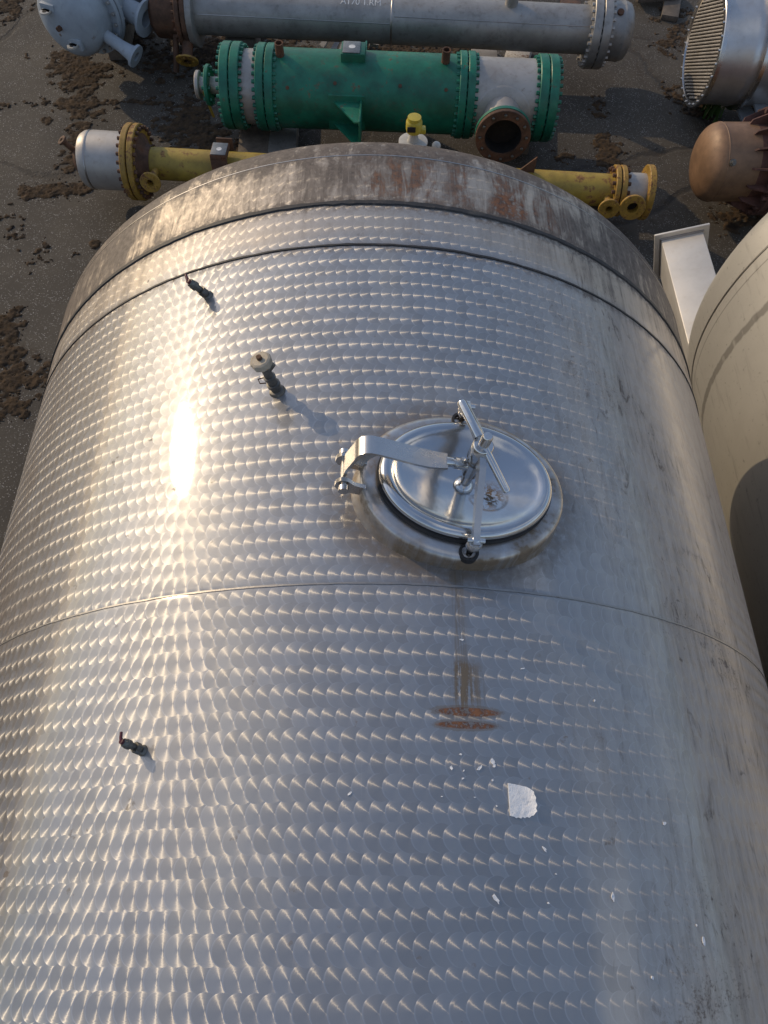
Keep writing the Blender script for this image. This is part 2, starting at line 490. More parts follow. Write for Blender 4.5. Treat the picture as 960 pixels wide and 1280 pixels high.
def box(lo, hi, bev=0.0):
    if bev <= 0:
        x0, y0, z0 = lo; x1, y1, z1 = hi
        V = [(x0, y0, z0), (x1, y0, z0), (x1, y1, z0), (x0, y1, z0), (x0, y0, z1), (x1, y0, z1), (x1, y1, z1), (x0, y1, z1)]
        return V, [(0, 3, 2, 1), (4, 5, 6, 7), (0, 1, 5, 4), (1, 2, 6, 5), (2, 3, 7, 6), (3, 0, 4, 7)]
    bm = bmesh.new(); V, Fc = box(lo, hi)
    vs = [bm.verts.new(v) for v in V]
    for f in Fc: bm.faces.new([vs[i] for i in f])
    bmesh.ops.bevel(bm, geom=bm.edges[:], offset=bev, segments=2, affect='EDGES', profile=.5)
    bm.verts.index_update()
    o = [tuple(v.co) for v in bm.verts], [tuple(v.index for v in f.verts) for f in bm.faces]
    bm.free()
    return o

def tube(path, r, seg=12, caps=True):
    P = [Vector(p) for p in path]
    rs = r if isinstance(r, (list, tuple)) else [r] * len(P)
    V, Fc = [], []
    up = None
    for i, p in enumerate(P):
        d = (P[min(i + 1, len(P) - 1)] - P[max(i - 1, 0)]).normalized()
        if up is None: up = d.orthogonal().normalized()
        up = (up - d * up.dot(d)).normalized()
        w = d.cross(up)
        for k in range(seg):
            t = 2 * math.pi * k / seg
            V.append(tuple(p + (up * math.cos(t) + w * math.sin(t)) * rs[i]))
    for i in range(len(P) - 1):
        for k in range(seg):
            k2 = (k + 1) % seg
            Fc.append((i * seg + k, i * seg + k2, (i + 1) * seg + k2, (i + 1) * seg + k))
    if caps:
        Fc.append(tuple(range(seg - 1, -1, -1)))
        Fc.append(tuple(range((len(P) - 1) * seg, len(P) * seg)))
    return V, Fc

def prism(poly, h0, h1):
    """poly in XY, from z h0 to h1"""
    n = len(poly)
    V = [(x, y, h0) for x, y in poly] + [(x, y, h1) for x, y in poly]
    Fc = [tuple(range(n - 1, -1, -1)), tuple(range(n, 2 * n))]
    Fc += [(k, (k + 1) % n, n + (k + 1) % n, n + k) for k in range(n)]
    return V, Fc

def xf(g, m): return [tuple(m @ Vector(v)) for v in g[0]], g[1]
def mv(g, x, y, z): return xf(g, Matrix.Translation((x, y, z)))

def strap(path, w, t, axis=(0, 1, 0)):
    """flat bar of width w (along axis) and thickness t following a path"""
    P = [Vector(p) for p in path]; ax = Vector(axis); V, Fc = [], []
    for i, p in enumerate(P):
        d = (P[min(i + 1, len(P) - 1)] - P[max(i - 1, 0)]).normalized()
        n = d.cross(ax).normalized()
        ww = w[i] if isinstance(w, list) else w
        for sa, sn in ((-1, -1), (1, -1), (1, 1), (-1, 1)):
            V.append(tuple(p + ax * sa * ww / 2 + n * sn * t / 2))
    for i in range(len(P) - 1):
        for k in range(4):
            k2 = (k + 1) % 4
            Fc.append((4 * i + k, 4 * i + k2, 4 * i + 4 + k2, 4 * i + 4 + k))
    Fc.append((3, 2, 1, 0)); n = 4 * (len(P) - 1); Fc.append((n, n + 1, n + 2, n + 3))
    return V, Fc

def obj(name, geos, mat, parent=None, smooth=40, loc=(0, 0, 0), mats=None):
    if isinstance(geos, tuple): geos = [geos]
    V, Fc = [], []
    for g in geos:
        b = len(V); V += list(g[0]); Fc += [tuple(i + b for i in f) for f in g[1]]
    me = bpy.data.meshes.new(name)
    me.from_pydata(V, [], Fc)
    bm = bmesh.new(); bm.from_mesh(me)
    bmesh.ops.recalc_face_normals(bm, faces=bm.faces[:])
    bm.to_mesh(me); bm.free()
    me.materials.append(mat)
    if smooth:
        for p in me.polygons: p.use_smooth = True
        me.set_sharp_from_angle(angle=R_(smooth))
    o = bpy.data.objects.new(name, me); col.objects.link(o)
    o.location = loc
    if parent: o.parent = parent
    return o

def tag(o, label=None, cat=None, group=None, kind=None):
    for k, v in (('label', label), ('category', cat), ('group', group), ('kind', kind)):
        if v: o[k] = v
    return o

def thing(name, label, cat, loc=(0, 0, 0), rz=0.0, group=None):
    o = bpy.data.objects.new(name, None); col.objects.link(o)
    o.location = loc; o.rotation_euler = (0, 0, rz); o.empty_display_size = .2
    return tag(o, label, cat, group)

def stuff(o): o['kind'] = 'stuff'; return o

def arc(cx, cy, r, a0, a1, n): return [(cx + r * math.cos(a0 + (a1 - a0) * k / n), cy + r * math.sin(a0 + (a1 - a0) * k / n)) for k in range(n + 1)]


# ------------------------------------------------------------------ ground
gs = 350
ground = obj('ground', ([(-gs, -gs, 0), (gs, -gs, 0), (gs, gs, 0), (-gs, gs, 0)], [(0, 1, 2, 3)]), M['asphalt'], smooth=0)
tag(ground, kind='structure')


# ------------------------------------------------------------------ the big tank
tank = thing('storage_tank', 'big horizontal stainless steel tank with swirl polished skin and an oval manhole on top', 'tank', (0, 0, 0))
AX = (0, 0, TZ)
YX = Matrix(((0, 1, 0), (1, 0, 0), (0, 0, 1))).to_4x4()     # lathe axis X -> Y
def ylathe(prof, seg=160): return xf(lathe(prof, seg), YX)
Y0, YW, YB, YC, YE = -2.6, .716, 1.807, 1.990, 2.215
g = .003
obj('shell_plate', ylathe([(Y0, TR), (YW - 4 * g, TR), (YW - g, TR), (YW, TR - .0008)]), M['swirl'], tank, 30, AX)
obj('shell_plate', ylathe([(YW, TR - .0008), (YW + g, TR), (YW + 4 * g, TR), (YB - .004, TR), (YB, TR - .006)]), M['swirl'], tank, 30, AX)
obj('shell_plate', ylathe([(YB, TR - .006), (YB + .004, TR + .001), (YC - .004, TR + .001), (YC, TR - .006)]), M['swirl'], tank, 30, AX)
obj('end_band', ylathe([(YC, TR - .006), (YC + .004, TR + .004), (YE - .003, TR + .004), (YE, TR)]), M['swirl'], tank, 30, AX)
# torispherical ends
def head(y, R, kr, depth_dir=1, n=10):
    pr = [(y, R), (y + depth_dir * .02, R)]
    ks = math.radians(63)
    y1 = y + depth_dir * .02
    for k in range(1, n + 1):
        t = ks * k / n
        pr.append((y1 + depth_dir * kr * math.sin(t), R - kr + kr * math.cos(t)))
    ye, re = pr[-1]
    cr = re / math.cos(ks)                     # crown
    yc = ye - depth_dir * cr * math.sin(ks)
    for k in range(1, 11):
        t = ks + (math.pi / 2 - ks) * k / 10
        pr.append((yc + depth_dir * cr * math.sin(t), max(0.0, cr * math.cos(t)) if k < 10 else 0.0))
    return pr
obj('dished_head', ylathe(head(YE, TR + .002, .155)), M['swirl'], tank, 30, AX)
obj('dished_head', ylathe(head(Y0, TR, .2, -1)), M['swirl'], tank, 30, AX)
def seam_ring(y, r, w, h, mat, jag=0.0, name='weld_seam'):
    V, Fc = [], []; n = 360
    for k in range(n):
        t = 2 * math.pi * k / n
        j = (mnoise.noise(Vector((math.cos(t) * 30, math.sin(t) * 30, y))) * jag)
        j2 = 1 + mnoise.noise(Vector((math.cos(t) * 50, math.sin(t) * 50, y + 5))) * (.6 if jag else .2)
        for dy, dr in ((-w * j2, -.004), (-w * .6 * j2, h), (w * .6 * j2, h), (w * j2, -.004)):
            V.append(((r + dr) * math.sin(t), y + dy + j, (r + dr) * math.cos(t)))
    for k in range(n):
        k2 = (k + 1) % n
        for q in range(3):
            Fc.append((4 * k + q, 4 * k + q + 1, 4 * k2 + q + 1, 4 * k2 + q))
    return obj(name, (V, Fc), mat, tank, 60, AX)
seam_ring(YW, TR, .0035, .0015, M['seamweld'], .001)
seam_ring(YB, TR, .005, .003, M['seal'], .003, 'seam_seal')
seam_ring(YC, TR, .012, .006, M['seal'], .003, 'seam_seal')
seam_ring(YE, TR + .003, .003, .0015, M['weld'])
for sy in (-1.6, 1.3):
    obj('saddle', box((-.8, sy - .1, 0.0), (.8, sy + .1, .50), .01), M['concrete'], tank, 30)

# local frame on the skin: origin on the cylinder at angle a (deg) and y; X round the tank, Y along it, Z outwards
def skin(a, y, h=0.0):
    t = R_(a)
    n = Vector((math.sin(t), 0, math.cos(t))); e = Vector((math.cos(t), 0, -math.sin(t)))
    m = Matrix(((e.x, 0, n.x), (0, 1, 0), (e.z, 0, n.z))).to_4x4()
    p = n * (TR + h)
    m.translation = Vector((p.x, y, p.z + TZ))
    return m

# ---- manhole
MH = skin(8.75, .960)
def mobj(name, geos, mat, parent, smooth=40):
    o = obj(name, geos, mat, parent, smooth)
    if parent is neck: pass
    return o
ZL = Matrix(((0, 1, 0), (0, 0, 1), (1, 0, 0))).to_4x4()      # lathe axis X -> Z
def oval(prof, a, b, seg=96, flat=False):
    """prof: (inset from the outer oval, z); ovals a x b. Last inset None closes at the centre"""
    V, Fc, rings = [], [], []
    for d, z in prof:
        if d is None:
            rings.append([len(V)]); V.append((0, 0, z)); continue
        ring = []
        for k in range(seg):
            t = 2 * math.pi * k / seg
            ring.append(len(V)); V.append(((a - d) * math.cos(t), (b - d) * math.sin(t), z))
        rings.append(ring)
    for A, B in zip(rings, rings[1:]):
        for k in range(seg):
            k2 = (k + 1) % seg
            if len(B) == 1: Fc.append((A[k], A[k2], B[0]))
            else: Fc.append((A[k], A[k2], B[k2], B[k]))
    return V, Fc

NA, NB = .252, .203
neck = obj('manhole_neck', oval([(-.012, -.04), (-.006, -.012), (0, .0), (.001, .034), (.004, .043), (.010, .049), (.020, .052),
                                 (.045, .052), (.056, .050), (.058, .02), (.058, -.06)], NA, NB), M['neck'], tank, 50)
neck.matrix_local = MH
tag(neck, 'oval manhole neck with stained skirt')
obj('gasket', oval([(.0, .046), (.0, .064), (.02, .066), (.02, .046)], .212, .163), M['rubber'], neck)
LA, LB = .209, .160
lid = [(.008, .062), (.001, .066), (0, .073), (.003, .080), (.009, .0855), (.016, .0875), (.022, .0868), (.028, .0842), (.034, .0805), (.040, .0765)]
# dish with true oval rings: scale both axes
def lid_geo():
    V, Fc = oval(lid[:10], LA, LB, 128)
    seg = 128; last = len(V) - seg
    a1, b1 = LA - .040, LB - .040
    prev = list(range(last, last + seg))
    for k in range(1, 13):
        q = 1 - k / 12
        z = .0765 - .034 * (1 - q ** 1.5)
        if k == 12:
            c = len(V); V.append((0, 0, z))
            for i in range(seg): Fc.append((prev[i], prev[(i + 1) % seg], c))
        else:
            ring = []
            for i in range(seg):
                t = 2 * math.pi * i / seg
                ring.append(len(V)); V.append((a1 * q * math.cos(t), b1 * q * math.sin(t), z))
            for i in range(seg): Fc.append((prev[i], prev[(i + 1) % seg], ring[(i + 1) % seg], ring[i]))
            prev = ring
    return V, Fc
obj('lid', lid_geo(), M['lid'], neck, 60)
def zl(prof, x, y, seg=24): return mv(xf(lathe(prof, seg), ZL), x, y, 0)
# swing bolts
for sy in (-1, 1):
    y = sy * .183
    obj('bolt_cup', zl([(.040, .023), (.056, .023), (.056, .017), (.046, .016)], 0, y), M['rubber'], neck)
    obj('swing_bolt', [zl([(.040, .009), (.118, .009), (.120, .007), (.120, 0)], 0, y),
                       zl([(.086, 0), (.086, .017), (.092, .0185), (.102, .0185), (.107, .016), (.107, 0)], 0, y),
                       mv(xf(lathe([(-.02, 0), (-.02, .006), (.02, .006), (.02, 0)], 14), Matrix.Identity(4)), 0, y, .112)], M['polish'], neck)
# clamp bar: deep in the middle, thin at both ends
bar = []
for sx in (-.0075, .0075):
    bar.append(sx)
prof = [(-.196, .100), (-.17, .104), (-.05, .165), (-.022, .172), (.022, .172), (.05, .165), (.17, .104), (.196, .100),
        (.196, .117), (.165, .126), (.05, .198), (.022, .205), (-.022, .205), (-.05, .198), (-.165, .126), (-.196, .117)]
V = [(-.0075, y, z) for y, z in prof] + [(.0075, y, z) for y, z in prof]
n = len(prof)
Fc = [(i, (i + 1) % n, n + (i + 1) % n, n + i) for i in range(n)]
for i in range(7):
    j = n - 1 - i
    Fc.append((i, i + 1, j - 1, j)); Fc.append((n + i, n + j, n + j - 1, n + i + 1))
obj('clamp_bar', (V, Fc), M['steel'], neck, 30)
# spindle, boss, collar
obj('spindle', [zl([(.046, .024), (.052, .022), (.056, .016), (.058, .0125), (.245, .0125), (.249, .010), (.249, 0)], 0, 0),
                zl([(.100, .0125), (.100, .019), (.145, .019), (.145, .0125)], 0, 0)], M['polish'], neck)
obj('collar', zl([(.160, .0125), (.160, .022), (.163, .0245), (.212, .0245), (.215, .022), (.215, .0125)], 0, 0), M['polish'], neck)
# T handle
hd = Vector((.44, -.82, -.20)).normalized(); hc = Vector((.0, .0, .212))
obj('handle', [tube([hc - hd * .112, hc - hd * .108, hc - hd * .022], [.009, .0112, .0112], 20), tube([hc, hc + hd * .112, hc + hd * .116], [.0085, .0085, .006], 20)], M['polish'], neck)
# hinge
for sy in (-.034, .034):
    hp = [(-.30, .038), (-.285, .030), (-.235, .020), (-.235, .052), (-.262, .060), (-.280, .076), (-.296, .078), (-.306, .066), (-.308, .05)]
    obj('hinge_lug', xf(prism(hp, -.005, .005), Matrix(((1, 0, 0, 0), (0, 0, 1, sy), (0, 1, 0, 0), (0, 0, 0, 1)))), M['steel'], neck)
obj('hinge_pin', [tube([(-.288, -.052, .060), (-.288, .052, .060)], .0075, 16), tube([(-.288, -.056, .060), (-.288, -.044, .060)], .0125, 16),
                  tube([(-.288, .044, .060), (-.288, .054, .060)], .0125, 16)], M['steel'], neck)
path = [(-.290, .0, .060), (-.286, 0, .095), (-.272, 0, .140)]
path += [(-.272 + .030 * (1 - math.cos(t)), 0, .140 + .032 * math.sin(t)) for t in [R_(v) for v in (20, 45, 70, 90)]]
path += [(-.222, 0, .169), (-.18, 0, .158), (-.14, 0, .147), (-.105, 0, .139), (-.085, 0, .137), (-.062, 0, .137)]
obj('hinge_arm', strap(path, [.047] * 9 + [.047, .046, .043, .040], .007), M['steel'], neck, 40)
obj('arm_rib', strap([(-.262, 0, .085), (-.245, 0, .128), (-.225, 0, .150)], .006, .02), M['steel'], neck)
obj('arm_link', [tube([(-.066, 0, .137), (-.05, 0, .136), (-.048, 0, .136)], [.012, .011, .008], 16), tube([(-.046, 0, .135), (-.012, 0, .130)], .0135, 18),
                 tube([(-.030, 0, .14), (-.030, 0, .154)], .0055, 12), tube([(-.06, 0, .136), (-.04, 0, .135)], .008, 12)], M['polish'], neck)

# ---- small valves on the skin
def valve_small(a, y, hgt, lean, turn):
    v = obj('sample_valve', [zl([(-.01, .018), (.001, .018), (.004, .016), (.007, .014), (.009, .010), (.016, .010)], 0, 0),
                             xf(zl([(.014, 0), (.014, .017), (.034, .017), (.034, 0)], 0, 0, 6), Matrix.Rotation(.2, 4, 'Z')),
                             zl([(.034, .011), (.052, .011), (.054, .015), (.068, .015), (.070, .012)], 0, 0, 20),
                             zl([(.068, .013), (.078, .013), (.082, .010), (.082, 0)], 0, 0, 20)], M['brass'], tank, 40)
    v.matrix_local = skin(a, y) @ Matrix.Rotation(lean[0], 4, 'X') @ Matrix.Rotation(lean[1], 4, 'Y') @ Matrix.Scale(hgt, 4)
    obj('lever', [tube([(0, 0, .086), (math.cos(turn) * .010, math.sin(turn) * .010, .092), (math.cos(turn) * .027, math.sin(turn) * .027, .095)], [.007, .005, .0045], 10),
                  zl([(.080, .008), (.090, .008), (.092, 0)], 0, 0, 12)], M['redplastic'], v)
    obj('drain_spout', tube([(.005, -.008, .03), (.016, -.018, .035), (.02, -.022, .028)], .005, 10), M['brass'], v)
    return v
valve_small(-20.3, 1.680, .90, (.10, -.25), 1.8)
valve_small(-19.9, .366, .68, (-.12, -.22), 1.6)
v2 = obj('sample_valve', [zl([(-.01, .022), (.001, .022), (.004, .0195), (.008, .019), (.010, .0135), (.024, .0135), (.026, .018), (.034, .018), (.036, .0135), (.055, .0125), (.056, .016), (.062, .016), (.064, .012), (.110, .0115)], 0, 0, 24),
                          tube([(.008, 0, .088), (.022, .008, .098)], .0085, 12)], M['brass'], tank, 40)
v2.matrix_local = skin(-10.2, 1.275) @ Matrix.Rotation(-.06, 4, 'Y')
cap = []
for s, r in ((.104, .016), (.110, .027), (.120, .029), (.128, .027), (.131, .022), (.131, 0)):
    cap.append((s, r))
obj('cap', zl(cap, 0, 0, 9), M['cream'], v2, 25)
obj('cap_screw', zl([(.129, .007), (.140, .007), (.141, 0)], 0, 0, 12), M['rust'], v2)
obj('wire_clip', tube([(-.012, -.01, .05), (-.026, -.014, .056), (-.03, -.004, .062), (-.016, .002, .058)], .0018, 6), M['rust'], v2)

# ---- valve station on the far end, seen over the rim
nz = at(517, 176, 1.62 + 1.02)
def zlw(prof, seg=28): return xf(lathe(prof, seg), ZL)
noz = obj('head_nozzle', [zlw([(-.40, .05), (.02, .05)]), zlw([(.0, .05), (.0, .105), (.022, .105), (.022, .05)])], M['offwhite'], tank)
noz.location = at(516, 184, 2.54); noz.scale = (.58, .58, .58)
obj('nozzle_flange', zlw([(.028, .0), (.028, .105), (.05, .105), (.055, .085), (.055, 0)]), M['offwhite'], noz)
obj('valve_stem', zlw([(.05, .045), (.10, .03), (.14, .028), (.15, .034)]), M['offwhite'], noz)
obj('gauge_housing', [zlw([(.125, .0), (.125, .052), (.150, .058), (.20, .058), (.212, .05), (.212, .03)]), zlw([(.212, .05), (.235, .048), (.238, .0)]),
                      mv(box((.02, -.03, .12), (.085, .03, .155), .008), 0, 0, 0)], M['hivis'], noz)
obj('gauge_window', mv(box((-.05, -.064, .155), (.01, -.052, .195), .004), 0, 0, 0), M['dark'], noz)
obj('lever_arm', tube([(.06, -.02, -.01), (.12, -.06, .01), (.155, -.06, .045)], .008, 12), M['offwhite'], noz)
def ball(c, r, seg=20, sc=(1, 1, 1)):
    pr = [(-r * math.cos(math.pi * k / 10), max(0, r * math.sin(math.pi * k / 10)) if 0 < k < 10 else 0) for k in range(11)]
    g_ = lathe(pr, seg)
    return [(c[0] + x * sc[0], c[1] + y * sc[1], c[2] + z * sc[2]) for x, y, z in g_[0]], g_[1]
obj('lever_ball', ball((.165, -.06, .055), .032), M['offwhite'], noz)

# ---- torn sticker and paper scraps stuck to the skin
def patch(name, pts, a, y, lift, mat, label=None, curl=0.0):
    """thin sheet with ragged outline lying on the skin, pts in metres (x round, y along)"""
    n = len(pts); cx = sum(p[0] for p in pts) / n; cy = sum(p[1] for p in pts) / n
    V, Fc = [], []
    rings = 4
    for side in (1, 0):
        for q in range(rings, 0, -1):
            for px, py in pts:
                xx = cx + (px - cx) * q / rings; yy = cy + (py - cy) * q / rings
                h = lift * (1 if side else .3) + curl * max(0, (xx - cx)) ** 2 * 30 + (abs(mnoise.noise(Vector((xx * 90, yy * 90, a)))) * lift * 1.2 if side else 0)
                V.append((xx, yy, h - xx * xx / (2 * TR)))
        V.append((cx, cy, lift * (1 if side else .3)))
    tot = rings * n + 1
    for side in (0, 1):
        b = side * tot
        for q in range(rings - 1):
            for k in range(n):
                k2 = (k + 1) % n
                Fc.append((b + q * n + k, b + q * n + k2, b + (q + 1) * n + k2, b + (q + 1) * n + k))
        for k in range(n): Fc.append((b + (rings - 1) * n + k, b + (rings - 1) * n + (k + 1) % n, b + rings * n))
    for k in range(n): Fc.append((k, (k + 1) % n, tot + (k + 1) % n, tot + k))
    o = obj(name, (V, Fc), mat, tank, 60)
    o.matrix_local = skin(a, y)
    if label: o['label'] = label
    return o
rag = [(-.028, .036), (-.012, .034), (.004, .0315), (.012, .030), (.018, .026), (.0245, .020), (.0245, .015), (.027, .008), (.026, .002), (.028, -.006), (.0255, -.012),
       (.027, -.018), (.024, -.021), (.020, -.026), (.016, -.0265), (.012, -.030), (.007, -.0285), (.003, -.031), (-.002, -.029), (-.006, -.032), (-.011, -.030), (-.016, -.0315),
       (-.020, -.029), (-.026, -.028), (-.0285, -.027), (-.0285, .0)]
patch('sticker', [(x * .98, y * .97) for x, y in rag], 12.62, .2560, .0022, M['paper'], 'torn white sticker with ragged right and lower edge', .55)
scr = random.Random(3)
for a, y, L, W, rot in ((8.23, .5884, .013, .005, 0), (13.76, .5326, .013, .003, .3), (20.76, .4772, .007, .005, 1), (6.77, .3169, .009, .006, 2), (9.15, .3187, .015, .008, .8),
                        (10.30, .3322, .014, .009, 2.1), (10.45, .3240, .008, .006, 1.2), (14.18, .1713, .014, .006, 2.3), (9.84, .0823, .024, .008, 2.2), (19.92, .0882, .018, .009, 1.5),
                        (26.52, .2323, .010, .008, .4), (28.73, .0153, .018, .009, 1.5), (22.6, -.0459, .010, .006, 2.2), (-1.52, .2662, .012, .005, .8), (14.1, .0765, .006, .004, 0),
                        (7.6, .344, .006, .005, 0), (7.7, .297, .008, .004, .3), (10.2, .2955, .005, .004, 0), (15.0, .127, .004, .003, 0), (8.6, .262, .004, .003, 0), (28.2, .043, .005, .004, 1),
                        (5.9, .262, .004, .0025, 0), (10.4, .247, .004, .0035, 0), (7.8, .312, .005, .003, 1)):
    pts = []
    for k in range(9):
        t = 2 * math.pi * k / 9; q = scr.uniform(.55, 1.1)
        X_, Y_ = L / 2 * q * math.cos(t), W / 2 * q * math.sin(t)
        pts.append((X_ * math.cos(rot) - Y_ * math.sin(rot), X_ * math.sin(rot) + Y_ * math.cos(rot)))
    patch('paper_scrap', pts, a, y, .0016, M['paper'])


# ------------------------------------------------------------------ the second tank on the right
T2 = thing('storage_tank', 'matt tan tank at the right edge with a smeared dark ring and box leg', 'tank', (3.22, 0, 0))
A2 = (0, 0, 1.57)
obj('shell', ylathe([(-2.4, 1.42), (2.92, 1.42)]), M['tank2'], T2, 30, A2)
obj('dished_head', ylathe([(2.923, 1.42)] + head(3.02, 1.42, .16)), M['tank2'], T2, 30, A2)
obj('dished_head', ylathe(head(-2.403, 1.42, .16, -1)), M['tank2'], T2, 30, A2)
V, Fc = ylathe([(2.914, 1.415), (2.918, 1.4225), (2.928, 1.4225), (2.932, 1.415)])
obj('weld_seam', (V, Fc), M['weld'], T2, 60, A2)
def box_leg(dx, z):
    l = obj('leg', [box((-.13, 2.72, -.16), (.13, 4.05, .16), .008)], M['legsteel'], T2, 30, (dx, 0, z))
    l.rotation_euler = (0, R_(-17), 0)
    obj('foot_plate', box((-.17, 4.05, -.20), (.17, 4.065, .20), .003), M['legsteel'], l, 30)
    obj('weld_bead', [box((-.138, 4.038, .158), (.138, 4.052, .168), .004), box((-.138, 4.038, -.16), (-.128, 4.052, .16), .004)], M['weld'], l, 30)
    return l
box_leg(-1.16, 1.02)


# ------------------------------------------------------------------ pipework in the yard: helpers
def bolt_ring(s, r, n, zc, parent, mat, w=.05, br=.011, hexr=.016):
    gs_ = []
    for k in range(n):
        t = 2 * math.pi * (k + .5) / n
        c = (0, r * math.cos(t), zc + r * math.sin(t))
        gs_.append(lathe([(s - w / 2, 0), (s - w / 2, hexr), (s + w / 2, hexr), (s + w / 2, 0)], 6, c=c))
    return stuff(obj('bolts', gs_, mat, parent, 30))

class Run:
    """a horizontal vessel: local X along its axis from photo point a to b at height zc"""
    def __init__(s, name, label, cat, a, b, zc):
        A, B = at(*a, zc), at(*b, zc)
        s.d = (B - A); s.L = s.d.length; s.zc = zc; s.a, s.b = a, b
        s.ang = math.atan2(s.d.y, s.d.x)
        s.A = A; s.u = s.d.normalized()
        s.t = thing(name, label, cat, (A.x, A.y, 0), s.ang)
    def st(s, px):
        f = (px - s.a[0]) / (s.b[0] - s.a[0])
        return (at(px, s.a[1] + (s.b[1] - s.a[1]) * f, s.zc) - s.A).dot(s.u)
    def rev(s, name, prof, mat, seg=56, parent=None, px=True, smooth=35):
        pr = [((s.st(q) if px else q), r) for q, r in prof]
        return obj(name, lathe(pr, seg, c=(0, 0, s.zc)), mat, parent or s.t, smooth)
    def flange(s, p0, p1, r, mat, n=24, rin=0.0, bolts=True, bmat=None, split=True, name='flange'):
        s0, s1 = s.st(p0), s.st(p1); m_ = (s0 + s1) / 2; e = .005
        def disc(x0, x1):
            b = min(.006, (x1 - x0) / 3)
            return lathe([(x0, rin), (x0, r - b), (x0 + b, r), (x1 - b, r), (x1, r - b), (x1, rin)], 56, c=(0, 0, s.zc))
        if split:
            f1 = obj(name, disc(s0, m_ - e), mat, s.t, 35); f2 = obj(name, disc(m_ + e, s1), mat, s.t, 35)
            obj('gasket', lathe([(m_ - e, r * .9), (m_ + e, r * .9)], 40, c=(0, 0, s.zc)), M['rubber'], f1, 35)
            if bolts: bolt_ring(m_, r - .03, n, s.zc, s.t, bmat or mat, (s1 - s0) + .055)
            return f1
        f1 = obj(name, disc(s0, s1), mat, s.t, 35)
        if bolts: bolt_ring(m_, r - .03, n, s.zc, s.t, bmat or mat, (s1 - s0) + .04)
        return f1
    def stub(s, name, px, ang, r, l0, l1, mat, fl=0, fmat=None, hole=0.0, fw=.03, tilt=0.0, parent=None, nb=8):
        """branch pipe leaving the shell at px; ang measured from +Z towards -Y (viewer)"""
        s0 = s.st(px) if px > -9 else 0
        pr = [(l0, r), (l1, r)]
        d = Vector((math.sin(tilt), -math.sin(ang) * math.cos(tilt), math.cos(ang) * math.cos(tilt)))
        q = Vector((1, 0, 0)).rotation_difference(d).to_matrix().to_4x4()
        T = Matrix.Translation((s0, 0, s.zc)) @ q
        if not fl and not hole: pr.append((l1, 0))
        if hole: pr += [(l1, hole), (l1 - .12, hole * .98), (l1 - .12, 0)]
        o = obj(name, xf(lathe(pr, 28), T), mat, parent or s.t, 35)
        if fl:
            h = hole or r * .72
            obj('flange', xf(lathe([(l1 - fw, r), (l1 - fw, fl - .004), (l1 - fw + .004, fl), (l1 - .003, fl), (l1, fl - .004), (l1, h), (l1 - .08, h)], 36), T), fmat or mat, o, 35)
            obj('bore', xf(lathe([(l1 - .06, h), (l1 - .06, 0)], 24), T), M['dark'], o, 35)
            gs_ = []
            for k in range(nb):
                t = 2 * math.pi * (k + .5) / nb; rr = (fl + h) / 2
                gs_.append(xf(lathe([(l1 - fw - .012, 0), (l1 - fw - .012, .011), (l1 + .010, .011), (l1 + .010, 0)], 6, c=(0, rr * math.cos(t), rr * math.sin(t))), T))
            if nb: stuff(obj('bolts', gs_, fmat or mat, o, 30))
        return o

def xzgeo(poly, y0, y1):          # polygon in XZ extruded along Y
    return xf(prism(poly, y0, y1), Matrix(((1, 0, 0, 0), (0, 0, 1, 0), (0, 1, 0, 0), (0, 0, 0, 1))))

# ---- green heat exchanger
G = Run('heat_exchanger', 'green heat exchanger with bare steel end sections and an open rusty nozzle', 'heat exchanger', (250, 106), (690, 124), .52)
z = G.zc
G.rev('end_pipe', [(248, .07), (286, .07)], M['palesteel'])
G.flange(246, 251, .115, M['palesteel'], bolts=False, split=False)
G.flange(259, 264, .165, M['greenf'], 8, bolts=True, split=False)
G.flange(283, 306, .345, M['greenf'], 32)
G.rev('end_shell', [(306, .295), (328, .295)], M['palesteel'])
G.flange(326, 347, .345, M['greenf'], 32)
G.rev('shell', [(346, .315), (572, .315)], M['green'], 72)
G.flange(571, 590, .345, M['greenf'], 32)
ch = G.rev('channel_shell', [(589, .305), (668, .305)], M['palesteel'])
G.flange(667, 690, .345, M['greenf'], 32)
G.rev('cover', [(690, .330), (690, 0)], M['greenf'])
G.stub('vent_pipe', 355, .12, .036, .25, .425, M['rust'], hole=.027)
G.stub('vent_pipe', 553, .12, .036, .25, .425, M['rust'], hole=.027)
bn = G.stub('nozzle', 625, R_(88), .165, .2, .56, M['palesteel'], hole=.16)
T_ = Matrix.Translation((G.st(625), 0, z)) @ Vector((1, 0, 0)).rotation_difference(Vector((0, -math.sin(R_(88)), math.cos(R_(88))))).to_matrix().to_4x4()
obj('flange', xf(lathe([(.53, .165), (.53, .236), (.565, .236), (.565, .16)], 48), T_), M['greenf'], bn, 35)
obj('flange', xf(lathe([(.568, .16), (.568, .232), (.60, .232), (.604, .228), (.604, .155), (.40, .152)], 48), T_), M['rust'], bn, 35)
obj('bore', xf(lathe([(.585, .153), (.447, .150), (.447, 0)], 48), T_), M['dark'], bn, 35)
stuff(obj('bolts', [xf(lathe([(.60, 0), (.60, .013), (.618, .013), (.622, .007), (.622, 0)], 8, c=(0, .195 * math.cos(k * math.pi / 6), .195 * math.sin(k * math.pi / 6))), T_) for k in range(12)], M['brass'], bn, 30))
pv, pf = [], []
for q_ in range(0, 9):
    for k in range(40):
        t = 2 * math.pi * k / 40; rr = .165 + .085 * q_ / 8; e_ = .3085 if q_ < 8 else .304
        th = R_(88) - rr * math.sin(t) / .305
        pv.append((G.st(625) + rr * math.cos(t), -e_ * math.sin(th), z + e_ * math.cos(th)))
